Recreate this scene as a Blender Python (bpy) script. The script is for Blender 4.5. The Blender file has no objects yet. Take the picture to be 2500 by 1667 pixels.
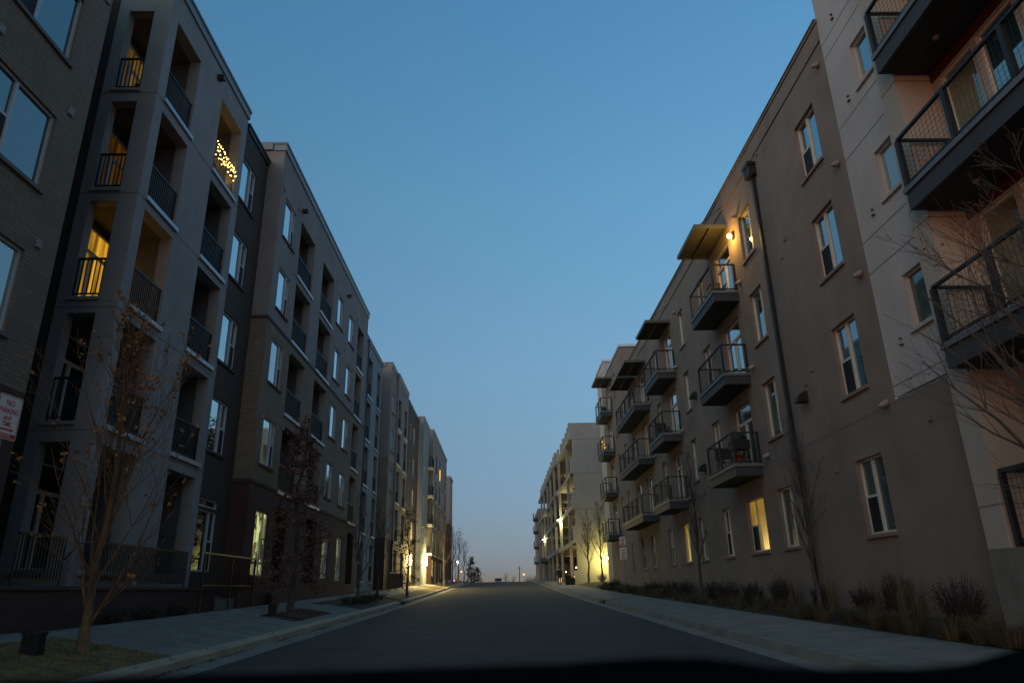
import bpy, math, random
from mathutils import Vector, Matrix, Euler
import numpy as np

SC = bpy.context.scene
COL = SC.collection

# ------------------------------------------------------------------ camera
XR = Vector((0.99973735, -0.01295615, -0.01890445))      # image right in world axes
DN = Vector((-0.01344849, 0.33627086, -0.94166929))      # image down
FW = Vector((0.01855742, 0.94167619, 0.33600830))        # view direction
cam_d = bpy.data.cameras.new('camera')
cam = bpy.data.objects.new('camera', cam_d)
COL.objects.link(cam)
m3 = Matrix((XR, -DN, -FW)).transposed()
cam.matrix_world = m3.to_4x4()
cam_d.sensor_width = 36.0
cam_d.lens = 24.47
cam_d.clip_start = 0.05
cam_d.clip_end = 6000
cam_d.dof.use_dof = True
cam_d.dof.focus_distance = 35.0
cam_d.dof.aperture_fstop = 2.0
SC.camera = cam

# ------------------------------------------------------------------ sky, sun, exposure
SUN_EL, SUN_ROT = math.radians(4.0), math.radians(215.0)
world = bpy.data.worlds.new('World')
SC.world = world
world.use_nodes = True
wn, wl = world.node_tree.nodes, world.node_tree.links
bg = wn['Background']
sky = wn.new('ShaderNodeTexSky')
sky.sky_type = 'NISHITA'
sky.sun_disc = False
sky.sun_elevation = SUN_EL
sky.sun_rotation = SUN_ROT
sky.altitude = 1600
sky.air_density = 1.0
sky.dust_density = 0.3
sky.ozone_density = 2.0
# dusk grading of the clear sky by elevation (sine of it): deeper horizon band, fuller zenith
tcw = wn.new('ShaderNodeTexCoord'); sxw = wn.new('ShaderNodeSeparateXYZ'); wl.new(tcw.outputs['Generated'], sxw.inputs['Vector'])
rpw = wn.new('ShaderNodeValToRGB'); er = rpw.color_ramp.elements
GLOW = (3.9, 2.3, 1.5)
STOPS = [(0.0, (.42, .42, .92)), (.029, (.51, .53, 1.05)), (.069, (.71, .66, .94)), (.122, (.94, .87, 1.03)), (.214, (1.33, 1.27, 1.27)), (.302, (1.66, 1.68, 1.62)), (.513, (2.0, 2.49, 2.35)), (.711, (1.98, 2.92, 2.97)), (1.0, (1.95, 3.2, 3.3))]
er[0].position, er[1].position = STOPS[0][0], STOPS[-1][0]
er[0].color, er[1].color = (*STOPS[0][1], 1), (*STOPS[-1][1], 1)
for zz, cc in STOPS[1:-1]:
    e = er.new(zz); e.color = (*cc, 1)
wl.new(sxw.outputs['Z'], rpw.inputs['Fac'])
mxw = wn.new('ShaderNodeMix'); mxw.data_type = 'RGBA'; mxw.blend_type = 'MULTIPLY'; mxw.inputs[0].default_value = 1; mxw.clamp_result = False
wl.new(sky.outputs['Color'], mxw.inputs[6]); wl.new(rpw.outputs['Color'], mxw.inputs[7])
# the afterglow lies behind the camera and to its left: the sky there is warmer and brighter than ahead
mrw = wn.new('ShaderNodeMapRange'); mrw.interpolation_type = 'SMOOTHSTEP'
mrw.inputs['From Min'].default_value = -.10; mrw.inputs['From Max'].default_value = .62
dpw = wn.new('ShaderNodeVectorMath'); dpw.operation = 'DOT_PRODUCT'; dpw.inputs[1].default_value = (-.80, -.60, 0)
wl.new(tcw.outputs['Generated'], dpw.inputs[0]); wl.new(dpw.outputs['Value'], mrw.inputs['Value'])
mxg = wn.new('ShaderNodeMix'); mxg.data_type = 'RGBA'; mxg.blend_type = 'MULTIPLY'; mxg.clamp_result = False
mxg.inputs[7].default_value = (*GLOW, 1)
wl.new(mrw.outputs['Result'], mxg.inputs[0]); wl.new(mxw.outputs[2], mxg.inputs[6])
wl.new(mxg.outputs[2], bg.inputs['Color'])
bg.inputs['Strength'].default_value = 0.133

sun_d = bpy.data.lights.new('sun', 'SUN')
sun_d.energy = 0.06
sun_d.angle = math.radians(30)
sun_d.color = (1.0, 0.86, 0.74)
sun = bpy.data.objects.new('sun', sun_d)
COL.objects.link(sun)
sun.rotation_euler = (math.radians(78.0), 0, math.radians(-35.0))

SC.view_settings.view_transform = 'Standard'
SC.view_settings.look = 'None'
SC.view_settings.exposure = 0.0
SC.view_settings.gamma = 1.0

# ------------------------------------------------------------------ terrain heights
RY = [-30, 0, 20, 42, 55, 68, 80, 100, 118, 130, 150, 180, 260, 600]
RZ = [-1.9, -1.40, -1.05, -.62, -.34, 0.0, .33, .84, 1.25, 1.34, 1.25, .8, -1.5, -6]
OX = [-80, -9.3, -8.6, -6.0, -5.66, -5.65, -5.0, 0, 4.6, 5.15, 5.2, 7.6, 8.66, 80]
OZ = [.62, .62, .58, .15, .15, -.02, 0, .05, 0, -.03, .13, .22, .5, .5]
def gz(x, y):
    return float(np.interp(y, RY, RZ) + np.interp(x, OX, OZ))

# ------------------------------------------------------------------ materials
def nodes_of(m):
    m.use_nodes = True
    return m.node_tree.nodes, m.node_tree.links, m.node_tree.nodes['Principled BSDF']

MATS = {}
def mat(name, col, rough=0.8, metal=0.0, var=0.0, vscale=3.0, bump=0.0, bscale=60.0, ior=None, col2=None, coord='Object', streak=0.0):
    m = bpy.data.materials.new(name)
    n, l, p = nodes_of(m)
    p.inputs['Base Color'].default_value = (*col, 1)
    p.inputs['Roughness'].default_value = rough
    p.inputs['Metallic'].default_value = metal
    if ior: p.inputs['IOR'].default_value = ior
    tc = n.new('ShaderNodeTexCoord')
    if var > 0:
        nz = n.new('ShaderNodeTexNoise'); nz.inputs['Scale'].default_value = vscale; nz.inputs['Detail'].default_value = 7; nz.inputs['Roughness'].default_value = .65
        l.new(tc.outputs[coord], nz.inputs['Vector'])
        rp = n.new('ShaderNodeValToRGB')
        c2 = col2 or tuple(max(0, c * (1 - var)) for c in col)
        c1 = col if col2 else tuple(min(1, c * (1 + var)) for c in col)
        rp.color_ramp.elements[0].position = .34; rp.color_ramp.elements[1].position = .66
        rp.color_ramp.elements[0].color = (*c2, 1); rp.color_ramp.elements[1].color = (*c1, 1)
        l.new(nz.outputs['Fac'], rp.inputs['Fac']); l.new(rp.outputs['Color'], p.inputs['Base Color'])
    if streak > 0:                                            # rain streaks and patchy weathering running down the wall
        mp = n.new('ShaderNodeMapping'); mp.inputs['Scale'].default_value = (1.1, 1.1, .14); l.new(tc.outputs[coord], mp.inputs['Vector'])
        ns = n.new('ShaderNodeTexNoise'); ns.inputs['Scale'].default_value = 1.0; ns.inputs['Detail'].default_value = 5; ns.inputs['Roughness'].default_value = .6
        l.new(mp.outputs[0], ns.inputs['Vector'])
        rs = n.new('ShaderNodeValToRGB'); rs.color_ramp.elements[0].position = .32; rs.color_ramp.elements[1].position = .6
        lo = 1 - streak; rs.color_ramp.elements[0].color = (lo, lo * .99, lo * .97, 1); rs.color_ramp.elements[1].color = (1, 1, 1, 1)
        l.new(ns.outputs['Fac'], rs.inputs['Fac'])
        mm = n.new('ShaderNodeMix'); mm.data_type = 'RGBA'; mm.blend_type = 'MULTIPLY'; mm.inputs[0].default_value = 1
        if var > 0: l.new(rp.outputs['Color'], mm.inputs[6])
        else: mm.inputs[6].default_value = (*col, 1)
        l.new(rs.outputs['Color'], mm.inputs[7]); l.new(mm.outputs[2], p.inputs['Base Color'])
    if bump > 0:
        nb = n.new('ShaderNodeTexNoise'); nb.inputs['Scale'].default_value = bscale; nb.inputs['Detail'].default_value = 4
        l.new(tc.outputs[coord], nb.inputs['Vector'])
        bp = n.new('ShaderNodeBump'); bp.inputs['Strength'].default_value = bump; bp.inputs['Distance'].default_value = .02
        l.new(nb.outputs['Fac'], bp.inputs['Height']); l.new(bp.outputs['Normal'], p.inputs['Normal'])
    MATS[name] = m
    return m

def brick_mat(name, c1, c2, mortar, bw=.30, bh=.085, ms=.012, bump=.5):
    m = bpy.data.materials.new(name); n, l, p = nodes_of(m)
    uv = n.new('ShaderNodeUVMap')
    bt = n.new('ShaderNodeTexBrick')
    bt.inputs['Scale'].default_value = 1.0
    bt.inputs['Brick Width'].default_value = bw; bt.inputs['Row Height'].default_value = bh; bt.inputs['Mortar Size'].default_value = ms
    bt.inputs['Color1'].default_value = (*c1, 1); bt.inputs['Color2'].default_value = (*c2, 1); bt.inputs['Mortar'].default_value = (*mortar, 1)
    bt.inputs['Bias'].default_value = -.1
    l.new(uv.outputs['UV'], bt.inputs['Vector'])
    nz = n.new('ShaderNodeTexNoise'); nz.inputs['Scale'].default_value = 1.1; nz.inputs['Detail'].default_value = 6
    l.new(uv.outputs['UV'], nz.inputs['Vector'])
    mx = n.new('ShaderNodeMix'); mx.data_type = 'RGBA'; mx.blend_type = 'MULTIPLY'; mx.inputs[0].default_value = .6
    rp = n.new('ShaderNodeValToRGB'); rp.color_ramp.elements[0].color = (.55, .55, .55, 1); rp.color_ramp.elements[1].color = (1.25, 1.25, 1.25, 1)
    l.new(nz.outputs['Fac'], rp.inputs['Fac'])
    l.new(bt.outputs['Color'], mx.inputs[6]); l.new(rp.outputs['Color'], mx.inputs[7])
    l.new(mx.outputs[2], p.inputs['Base Color'])
    bp = n.new('ShaderNodeBump'); bp.inputs['Strength'].default_value = bump; bp.inputs['Distance'].default_value = .012; bp.invert = True
    l.new(bt.outputs['Fac'], bp.inputs['Height']); l.new(bp.outputs['Normal'], p.inputs['Normal'])
    p.inputs['Roughness'].default_value = .85
    MATS[name] = m
    return m

def lap_mat(name, col, pitch=.16):
    m = bpy.data.materials.new(name); n, l, p = nodes_of(m)
    uv = n.new('ShaderNodeUVMap'); sp = n.new('ShaderNodeSeparateXYZ'); l.new(uv.outputs['UV'], sp.inputs['Vector'])
    dv = n.new('ShaderNodeMath'); dv.operation = 'DIVIDE'; dv.inputs[1].default_value = pitch; l.new(sp.outputs['Y'], dv.inputs[0])
    fr = n.new('ShaderNodeMath'); fr.operation = 'FRACT'; l.new(dv.outputs[0], fr.inputs[0])
    bp = n.new('ShaderNodeBump'); bp.inputs['Strength'].default_value = 1; bp.inputs['Distance'].default_value = .03; bp.invert = True
    l.new(fr.outputs[0], bp.inputs['Height']); l.new(bp.outputs['Normal'], p.inputs['Normal'])
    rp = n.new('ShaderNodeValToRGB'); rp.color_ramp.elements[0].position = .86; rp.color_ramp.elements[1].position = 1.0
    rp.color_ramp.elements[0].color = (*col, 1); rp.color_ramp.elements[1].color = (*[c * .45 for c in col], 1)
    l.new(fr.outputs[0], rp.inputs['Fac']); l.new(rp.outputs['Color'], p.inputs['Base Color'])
    p.inputs['Roughness'].default_value = .8
    MATS[name] = m
    return m

def glass_mat(name, col=(.010, .016, .020), ior=1.5, rough=.03, stripe=None, refl=.40):
    """dark room behind a clean double pane: strong clear reflection; stripe = blinds seen through it"""
    m = bpy.data.materials.new(name); n, l, p = nodes_of(m)
    p.inputs['Base Color'].default_value = (*col, 1); p.inputs['Roughness'].default_value = rough; p.inputs['IOR'].default_value = ior
    p.inputs['Specular Tint'].default_value = (.80, 1.0, 1.0, 1)
    tc = n.new('ShaderNodeTexCoord')
    nz = n.new('ShaderNodeTexNoise'); nz.inputs['Scale'].default_value = .9; nz.inputs['Detail'].default_value = 1
    l.new(tc.outputs['Object'], nz.inputs['Vector'])
    bp = n.new('ShaderNodeBump'); bp.inputs['Strength'].default_value = .12; bp.inputs['Distance'].default_value = .02
    l.new(nz.outputs['Fac'], bp.inputs['Height']); l.new(bp.outputs['Normal'], p.inputs['Normal'])
    if stripe:
        sp = n.new('ShaderNodeSeparateXYZ'); l.new(tc.outputs['Object'], sp.inputs['Vector'])
        dv = n.new('ShaderNodeMath'); dv.operation = 'DIVIDE'; dv.inputs[1].default_value = .052; l.new(sp.outputs['Z'], dv.inputs[0])
        fr = n.new('ShaderNodeMath'); fr.operation = 'FRACT'; l.new(dv.outputs[0], fr.inputs[0])
        rp = n.new('ShaderNodeValToRGB'); rp.color_ramp.elements[0].color = (*[c * .35 for c in stripe], 1); rp.color_ramp.elements[1].color = (*stripe, 1)
        l.new(fr.outputs[0], rp.inputs['Fac']); l.new(rp.outputs['Color'], p.inputs['Base Color'])
    out = n['Material Output']
    gl = n.new('ShaderNodeBsdfGlossy'); gl.inputs['Roughness'].default_value = rough; gl.inputs['Color'].default_value = (.84, .97, 1.0, 1)
    l.new(bp.outputs['Normal'], gl.inputs['Normal'])
    fr_ = n.new('ShaderNodeFresnel'); fr_.inputs['IOR'].default_value = 1.5
    ma = n.new('ShaderNodeMath'); ma.operation = 'MULTIPLY_ADD'; ma.use_clamp = True; ma.inputs[1].default_value = 1.1; ma.inputs[2].default_value = refl
    l.new(fr_.outputs[0], ma.inputs[0])
    ms = n.new('ShaderNodeMixShader'); l.new(ma.outputs[0], ms.inputs[0]); l.new(p.outputs[0], ms.inputs[1]); l.new(gl.outputs[0], ms.inputs[2]); l.new(ms.outputs[0], out.inputs['Surface'])
    MATS[name] = m
    return m

def emit_mat(name, col, strength, pattern=None):
    """something that gives off light: pattern 'curtain' (folds), 'blind' (slats), 'room' (mottled interior)"""
    m = bpy.data.materials.new(name); n, l, p = nodes_of(m)
    p.inputs['Base Color'].default_value = (.02, .02, .02, 1); p.inputs['Roughness'].default_value = .25
    p.inputs['Emission Color'].default_value = (*col, 1)
    p.inputs['Emission Strength'].default_value = strength
    if pattern:
        tc = n.new('ShaderNodeTexCoord'); mp = n.new('ShaderNodeMapping'); l.new(tc.outputs['Object'], mp.inputs['Vector'])
        rp = n.new('ShaderNodeValToRGB')
        if pattern == 'curtain':
            mp.inputs['Scale'].default_value = (7.5, 7.5, .35)
            tx = n.new('ShaderNodeTexNoise'); tx.inputs['Scale'].default_value = 1.0; tx.inputs['Detail'].default_value = 3
            l.new(mp.outputs[0], tx.inputs['Vector']); l.new(tx.outputs['Fac'], rp.inputs['Fac'])
            rp.color_ramp.elements[0].position = .36; rp.color_ramp.elements[1].position = .62
            lo = .18
        elif pattern == 'blind':
            sp = n.new('ShaderNodeSeparateXYZ'); l.new(tc.outputs['Object'], sp.inputs['Vector'])
            dv = n.new('ShaderNodeMath'); dv.operation = 'DIVIDE'; dv.inputs[1].default_value = .05; l.new(sp.outputs['Z'], dv.inputs[0])
            fr = n.new('ShaderNodeMath'); fr.operation = 'FRACT'; l.new(dv.outputs[0], fr.inputs[0])
            tx = n.new('ShaderNodeTexNoise'); tx.inputs['Scale'].default_value = 1.3; l.new(tc.outputs['Object'], tx.inputs['Vector'])
            mu = n.new('ShaderNodeMath'); mu.operation = 'MULTIPLY_ADD'; mu.inputs[1].default_value = .35
            l.new(fr.outputs[0], mu.inputs[0]); l.new(tx.outputs['Fac'], mu.inputs[2]); l.new(mu.outputs[0], rp.inputs['Fac'])
            rp.color_ramp.elements[0].position = .35; rp.color_ramp.elements[1].position = .95
            lo = .35
        else:
            mp.inputs['Scale'].default_value = (3.6, 3.6, 2.0)
            tx = n.new('ShaderNodeTexVoronoi'); tx.distance = 'CHEBYCHEV'; tx.inputs['Scale'].default_value = 1.0
            l.new(mp.outputs[0], tx.inputs['Vector']); l.new(tx.outputs['Color'], rp.inputs['Fac'])
            rp.color_ramp.elements[0].position = .42; rp.color_ramp.elements[1].position = .92
            lo = .04
        rp.color_ramp.elements[0].color = (*[c * lo for c in col], 1); rp.color_ramp.elements[1].color = (*col, 1)
        l.new(rp.outputs['Color'], p.inputs['Emission Color'])
    MATS[name] = m
    return m

mat('stucco_blue', (.300, .272, .268), .85, streak=.06, var=.12, vscale=.8, bump=.25, bscale=45)
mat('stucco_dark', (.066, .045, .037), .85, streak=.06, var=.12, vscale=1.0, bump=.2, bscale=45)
mat('stucco_mauve', (.262, .222, .212), .85, streak=.06, var=.12, vscale=.8, bump=.25, bscale=45)
mat('stucco_brown', (.240, .180, .152), .85, streak=.06, var=.14, vscale=.7, bump=.35, bscale=30)
mat('stucco_light', (.50, .445, .435), .85, streak=.06, var=.08, vscale=.8, bump=.2, bscale=40)
mat('stucco_beige', (.42, .375, .33), .85, var=.07, vscale=.8, bump=.2, bscale=40)
mat('stucco_pale', (.42, .40, .41), .85, var=.06, bump=.1)
mat('stucco_tan', (.22, .185, .14), .85, streak=.06, var=.1, vscale=.8, bump=.25)
mat('panel_red', (.085, .016, .014), .6, var=.15)
mat('jamb', (.29, .26, .24), .8, var=.08)
mat('joint', (.17, .155, .15), .9)
brick_mat('brick_tan', (.265, .190, .132), (.205, .148, .104), (.165, .125, .095))
brick_mat('brick_red', (.085, .030, .024), (.060, .022, .018), (.05, .038, .034))
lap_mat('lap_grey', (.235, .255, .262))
mat('coping', (.20, .20, .21), .5, metal=.3, var=.05)
mat('coping_light', (.50, .52, .55), .35, metal=.5)
mat('frame_cream', (.60, .555, .50), .5, var=.05)
mat('frame_white', (.50, .51, .53), .5, var=.05)
mat('dark_metal', (.022, .024, .028), .5, metal=.3)
mat('black_metal', (.010, .011, .014), .5, metal=.2)
mat('grey_metal', (.07, .075, .085), .5, metal=.3)
mat('flashing', (.42, .45, .50), .4, metal=.3)
mat('bronze_rail', (.62, .40, .16), .5)
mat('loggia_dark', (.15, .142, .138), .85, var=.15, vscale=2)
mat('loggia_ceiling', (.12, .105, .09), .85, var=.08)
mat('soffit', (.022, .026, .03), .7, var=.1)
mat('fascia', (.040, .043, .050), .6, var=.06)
mat('screen', (.010, .013, .016), .75)
mat('concrete', (.172, .162, .145), .85, var=.24, vscale=1.3, bump=.2, bscale=30)
mat('garage_wall', (.30, .275, .275), .85, streak=.06, var=.08, vscale=.6, bump=.1)
mat('garage_frame', (.27, .255, .235), .85, var=.08, vscale=.8)
mat('asphalt', (.034, .034, .035), .88, var=.30, vscale=.9, bump=.5, bscale=140)
mat('soil', (.035, .024, .018), .95, var=.4, vscale=8, bump=.6, bscale=30)
mat('ground_far', (.05, .045, .035), .95, var=.4, vscale=.3)
mat('turf', (.27, .17, .065), .95, var=.4, vscale=3, bump=.6, bscale=50, col2=(.055, .060, .022))  # warm street light on the near-left plot put into the turf colour
mat('grass_blade', (.36, .24, .10), .9, var=.5, vscale=2.5, col2=(.09, .085, .03))  # same warm light tinted into the blades
mat('dry_blade', (.165, .115, .062), .9, var=.4, vscale=2, col2=(.075, .062, .034))
mat('shrub_dark', (.050, .034, .031), .9, var=.4, vscale=5)
mat('shrub_green', (.035, .045, .025), .9, var=.4, vscale=5)
mat('bark', (.17, .095, .048), .9, var=.35, vscale=9, bump=.5, bscale=40)  # warm street light on the near-left trunk put into the bark colour
mat('bark_dark', (.072, .056, .050), .9, var=.35, vscale=9, bump=.4, bscale=40)
mat('bark_pale', (.085, .068, .062), .9, var=.3, vscale=9)
mat('leaf_orange', (.42, .19, .06), .7, var=.4, vscale=7)
mat('leaf_russet', (.26, .120, .095), .8, var=.45, vscale=2.2, col2=(.075, .032, .028))
mat('leaf_brown', (.07, .032, .02), .9, var=.4, vscale=7)
mat('leaf_dark', (.075, .055, .038), .9, var=.4, vscale=3)
mat('sign_white', (.88, .82, .78), .45, var=.03)
mat('sign_red', (.55, .012, .016), .45)
mat('sign_grey', (.25, .25, .26), .5)
mat('galvanised', (.28, .30, .33), .45, metal=.6, var=.1)
mat('hydrant_yellow', (.55, .33, .04), .5)
mat('bin_black', (.012, .013, .015), .6)
mat('cloth_dark', (.012, .013, .017), .9)
mat('cloth_jean', (.010, .012, .020), .9)
mat('skin', (.30, .17, .12), .6)
mat('hair', (.015, .010, .008), .7)
mat('car_paint', (.16, .10, .09), .3, metal=.4)
mat('tyre', (.012, .012, .012), .9)
mat('dash', (.004, .0045, .006), .9, bump=.2, bscale=220)
MATS['dash'].node_tree.nodes['Principled BSDF'].inputs['Specular IOR Level'].default_value = 0.0  # near-black and no gloss: cabin shade put into the dashboard material
mat('plastic_teal', (.02, .16, .15), .5)
mat('plastic_red', (.25, .02, .02), .5)
mat('plastic_white', (.5, .5, .5), .5)
mat('vent_tan', (.30, .245, .22), .6)
mat('wire', (.09, .095, .10), .5, metal=.3)
mat('ground_door', (.03, .02, .015), .8)
mat('wood_dark', (.05, .03, .02), .8, var=.3)
glass_mat('glass')
glass_mat('glass_mid', refl=.2)
glass_mat('glass_soft', refl=.07)
mat('canopy_metal', (.10, .095, .09), .45, metal=.2, var=.1)
emit_mat('glowing_barrier', (1.0, .58, .27), .85)  # lamplight on the garage barrier, given off by the panel itself
mat('kerb_stone', (.33, .28, .21), .85, var=.16, vscale=1.3, bump=.2, bscale=30)  # warm light along the left kerb put into its colour
glass_mat('glass_dim', refl=.06)
glass_mat('glass_blind', stripe=(.26, .25, .15), refl=.08)
glass_mat('glass_blind_pale', stripe=(.38, .42, .38), refl=.15)
glass_mat('glass_teal', col=(.02, .06, .065), refl=.26)
glass_mat('glass_green', col=(.05, .06, .04), refl=.06)
emit_mat('lit_amber', (1.0, .50, .035), .72, 'curtain')
emit_mat('lit_amber_low', (1.0, .38, .04), .07, 'curtain')
emit_mat('lit_amber_mid', (1.0, .55, .10), .16, 'curtain')
emit_mat('lit_blind', (1.0, .55, .06), .36, 'blind')
emit_mat('lit_yellow', (1.0, .72, .08), .20, 'curtain')
emit_mat('lit_room', (.80, .88, .34), .75, 'room')
emit_mat('lit_room_low', (.80, .88, .40), .16, 'room')
emit_mat('lit_pale', (1.0, .72, .32), .55)
emit_mat('bulb', (1.0, .62, .15), 7.0)
emit_mat('bulb_gold', (1.0, .42, .03), 3.0)
emit_mat('lamp_warm', (1.0, .60, .12), 22.0)
emit_mat('lamp_white', (1.0, .80, .34), 30.0)
emit_mat('lamp_green', (1.0, .90, .38), 30.0)
emit_mat('lamp_orange', (1.0, .45, .10), 14.0)
emit_mat('lamp_red', (1.0, .10, .03), 1.6)
emit_mat('lamp_purple', (.85, .10, 1.0), 3.0)
emit_mat('tail_red', (1.0, .12, .05), .5)

# ------------------------------------------------------------------ mesh helpers
class MB:
    def __init__(self):
        self.v, self.f, self.uv, self.mi = [], [], [], []
    def quad(self, *pts, m=0, uv=None):
        i = len(self.v); self.v += [tuple(p) for p in pts]; k = len(pts)
        self.f.append(tuple(range(i, i + k))); self.mi.append(m)
        if uv is None:
            a, b, c = Vector(pts[0]), Vector(pts[1]), Vector(pts[2])
            n = (b - a).cross(c - a); ax = max(range(3), key=lambda q: abs(n[q]))
            s = {0: (1, 2), 1: (0, 2), 2: (0, 1)}[ax]
            uv = [(p[s[0]], p[s[1]]) for p in pts]
        self.uv += uv
    def box(self, x0, x1, y0, y1, z0, z1, m=0, skip=''):
        x0, x1 = sorted((x0, x1)); y0, y1 = sorted((y0, y1)); z0, z1 = sorted((z0, z1))
        if 'b' not in skip: self.quad((x0, y0, z0), (x0, y1, z0), (x1, y1, z0), (x1, y0, z0), m=m)
        if 't' not in skip: self.quad((x0, y0, z1), (x1, y0, z1), (x1, y1, z1), (x0, y1, z1), m=m)
        if 's' not in skip: self.quad((x0, y0, z0), (x1, y0, z0), (x1, y0, z1), (x0, y0, z1), m=m)
        if 'n' not in skip: self.quad((x1, y1, z0), (x0, y1, z0), (x0, y1, z1), (x1, y1, z1), m=m)
        if 'w' not in skip: self.quad((x0, y1, z0), (x0, y0, z0), (x0, y0, z1), (x0, y1, z1), m=m)
        if 'e' not in skip: self.quad((x1, y0, z0), (x1, y1, z0), (x1, y1, z1), (x1, y0, z1), m=m)
        return self
    def tube(self, pts, radii, n=6, m=0, cap=True):
        pts = [Vector(p) for p in pts]; rings = []
        up = Vector((.13, .27, .95))
        for k, p in enumerate(pts):
            d = (pts[min(k + 1, len(pts) - 1)] - pts[max(k - 1, 0)])
            if d.length < 1e-9: d = Vector((0, 0, 1))
            d.normalize(); a = d.cross(up)
            if a.length < .05: a = d.cross(Vector((1, 0, 0)))
            a.normalize(); b = d.cross(a); r = radii[k] if hasattr(radii, '__len__') else radii
            i = len(self.v)
            for q in range(n):
                t = 2 * math.pi * q / n
                self.v.append(tuple(p + (a * math.cos(t) + b * math.sin(t)) * r))
            rings.append(i)
        for k in range(len(rings) - 1):
            for q in range(n):
                q2 = (q + 1) % n
                self.f.append((rings[k] + q, rings[k] + q2, rings[k + 1] + q2, rings[k + 1] + q)); self.mi.append(m)
                self.uv += [(q / n, k), ((q + 1) / n, k), ((q + 1) / n, k + 1), (q / n, k + 1)]
        if cap:
            for r in (rings[0], rings[-1]):
                self.f.append(tuple(r + q for q in range(n))); self.mi.append(m); self.uv += [(0, 0)] * n
        return self
    def lathe(self, c, prof, n=12, m=0):
        """profile [(r, z)] about a vertical axis at c"""
        rings = []
        for r, z in prof:
            i = len(self.v); rings.append(i)
            for q in range(n):
                t = 2 * math.pi * q / n
                self.v.append((c[0] + r * math.cos(t), c[1] + r * math.sin(t), c[2] + z))
        for k in range(len(rings) - 1):
            for q in range(n):
                q2 = (q + 1) % n
                self.f.append((rings[k] + q, rings[k] + q2, rings[k + 1] + q2, rings[k + 1] + q)); self.mi.append(m); self.uv += [(0, 0)] * 4
        for r in (rings[0], rings[-1]):
            self.f.append(tuple(r + q for q in range(n))); self.mi.append(m); self.uv += [(0, 0)] * n
        return self
    def ball(self, c, r, n=8, m=0, sz=1.0):
        prof = [(max(1e-4, r * math.sin(math.pi * k / (n // 2 + 1))), -r * sz * math.cos(math.pi * k / (n // 2 + 1))) for k in range(n // 2 + 2)]
        return self.lathe(c, prof, n, m)
    def mesh(self, name, mats, off=(0, 0, 0), smooth=False):
        me = bpy.data.meshes.new(name)
        o = Vector(off)
        me.from_pydata([tuple(Vector(p) - o) for p in self.v], [], self.f)
        for mm in mats: me.materials.append(MATS[mm])
        if len(mats) > 1: me.polygons.foreach_set('material_index', self.mi)
        ul = me.uv_layers.new(name='UVMap')
        ul.data.foreach_set('uv', [c for q in self.uv for c in q])
        if smooth: me.polygons.foreach_set('use_smooth', [True] * len(me.polygons))
        me.update()
        return me

WL = {}                                                      # world location of every thing built with an Empty
def tag(o, label=None, cat=None, group=None, kind=None):
    if label: o['label'] = label
    if cat: o['category'] = cat
    if group: o['group'] = group
    if kind: o['kind'] = kind
    return o

def thing(name, label, cat, loc, group=None):
    o = bpy.data.objects.new(name, None); COL.objects.link(o)
    o.empty_display_size = .2
    o.location = loc; WL[o.name] = Vector(loc)
    return tag(o, label, cat, group)

def part(name, mb, mats, parent, smooth=False, label=None):
    """mb in world coordinates; the object's origin is its thing's base"""
    if isinstance(mats, str): mats = [mats]
    base = WL[parent.name]
    o = bpy.data.objects.new(name, mb.mesh(name, mats, base, smooth)); COL.objects.link(o)
    o.parent = parent; WL[o.name] = base
    if label: o['label'] = label
    return o

def solo(name, mb, mats, label=None, cat=None, group=None, kind=None, loc=(0, 0, 0), smooth=False):
    if isinstance(mats, str): mats = [mats]
    o = bpy.data.objects.new(name, mb.mesh(name, mats, loc, smooth)); COL.objects.link(o)
    o.location = loc; WL[o.name] = Vector(loc)
    return tag(o, label, cat, group, kind)

def copy_tree(o, parent=None):
    c = o.copy(); COL.objects.link(c); c.parent = parent
    WL[c.name] = WL.get(o.name, Vector((0, 0, 0)))
    for ch in list(o.children): copy_tree(ch, c)
    return c

# ------------------------------------------------------------------ facades
# side 'L' faces the street to +X, 'R' faces it to -X, 'E' faces the camera (-Y); "a" runs along Y (along X for E)
TH = {'L': math.pi / 2, 'R': -math.pi / 2, 'E': 0.0}
def T(side, plane, a, d, z):
    if side == 'L': return (plane - d, a, z)
    if side == 'R': return (plane + d, a, z)
    return (a, plane + d, z)

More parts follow.
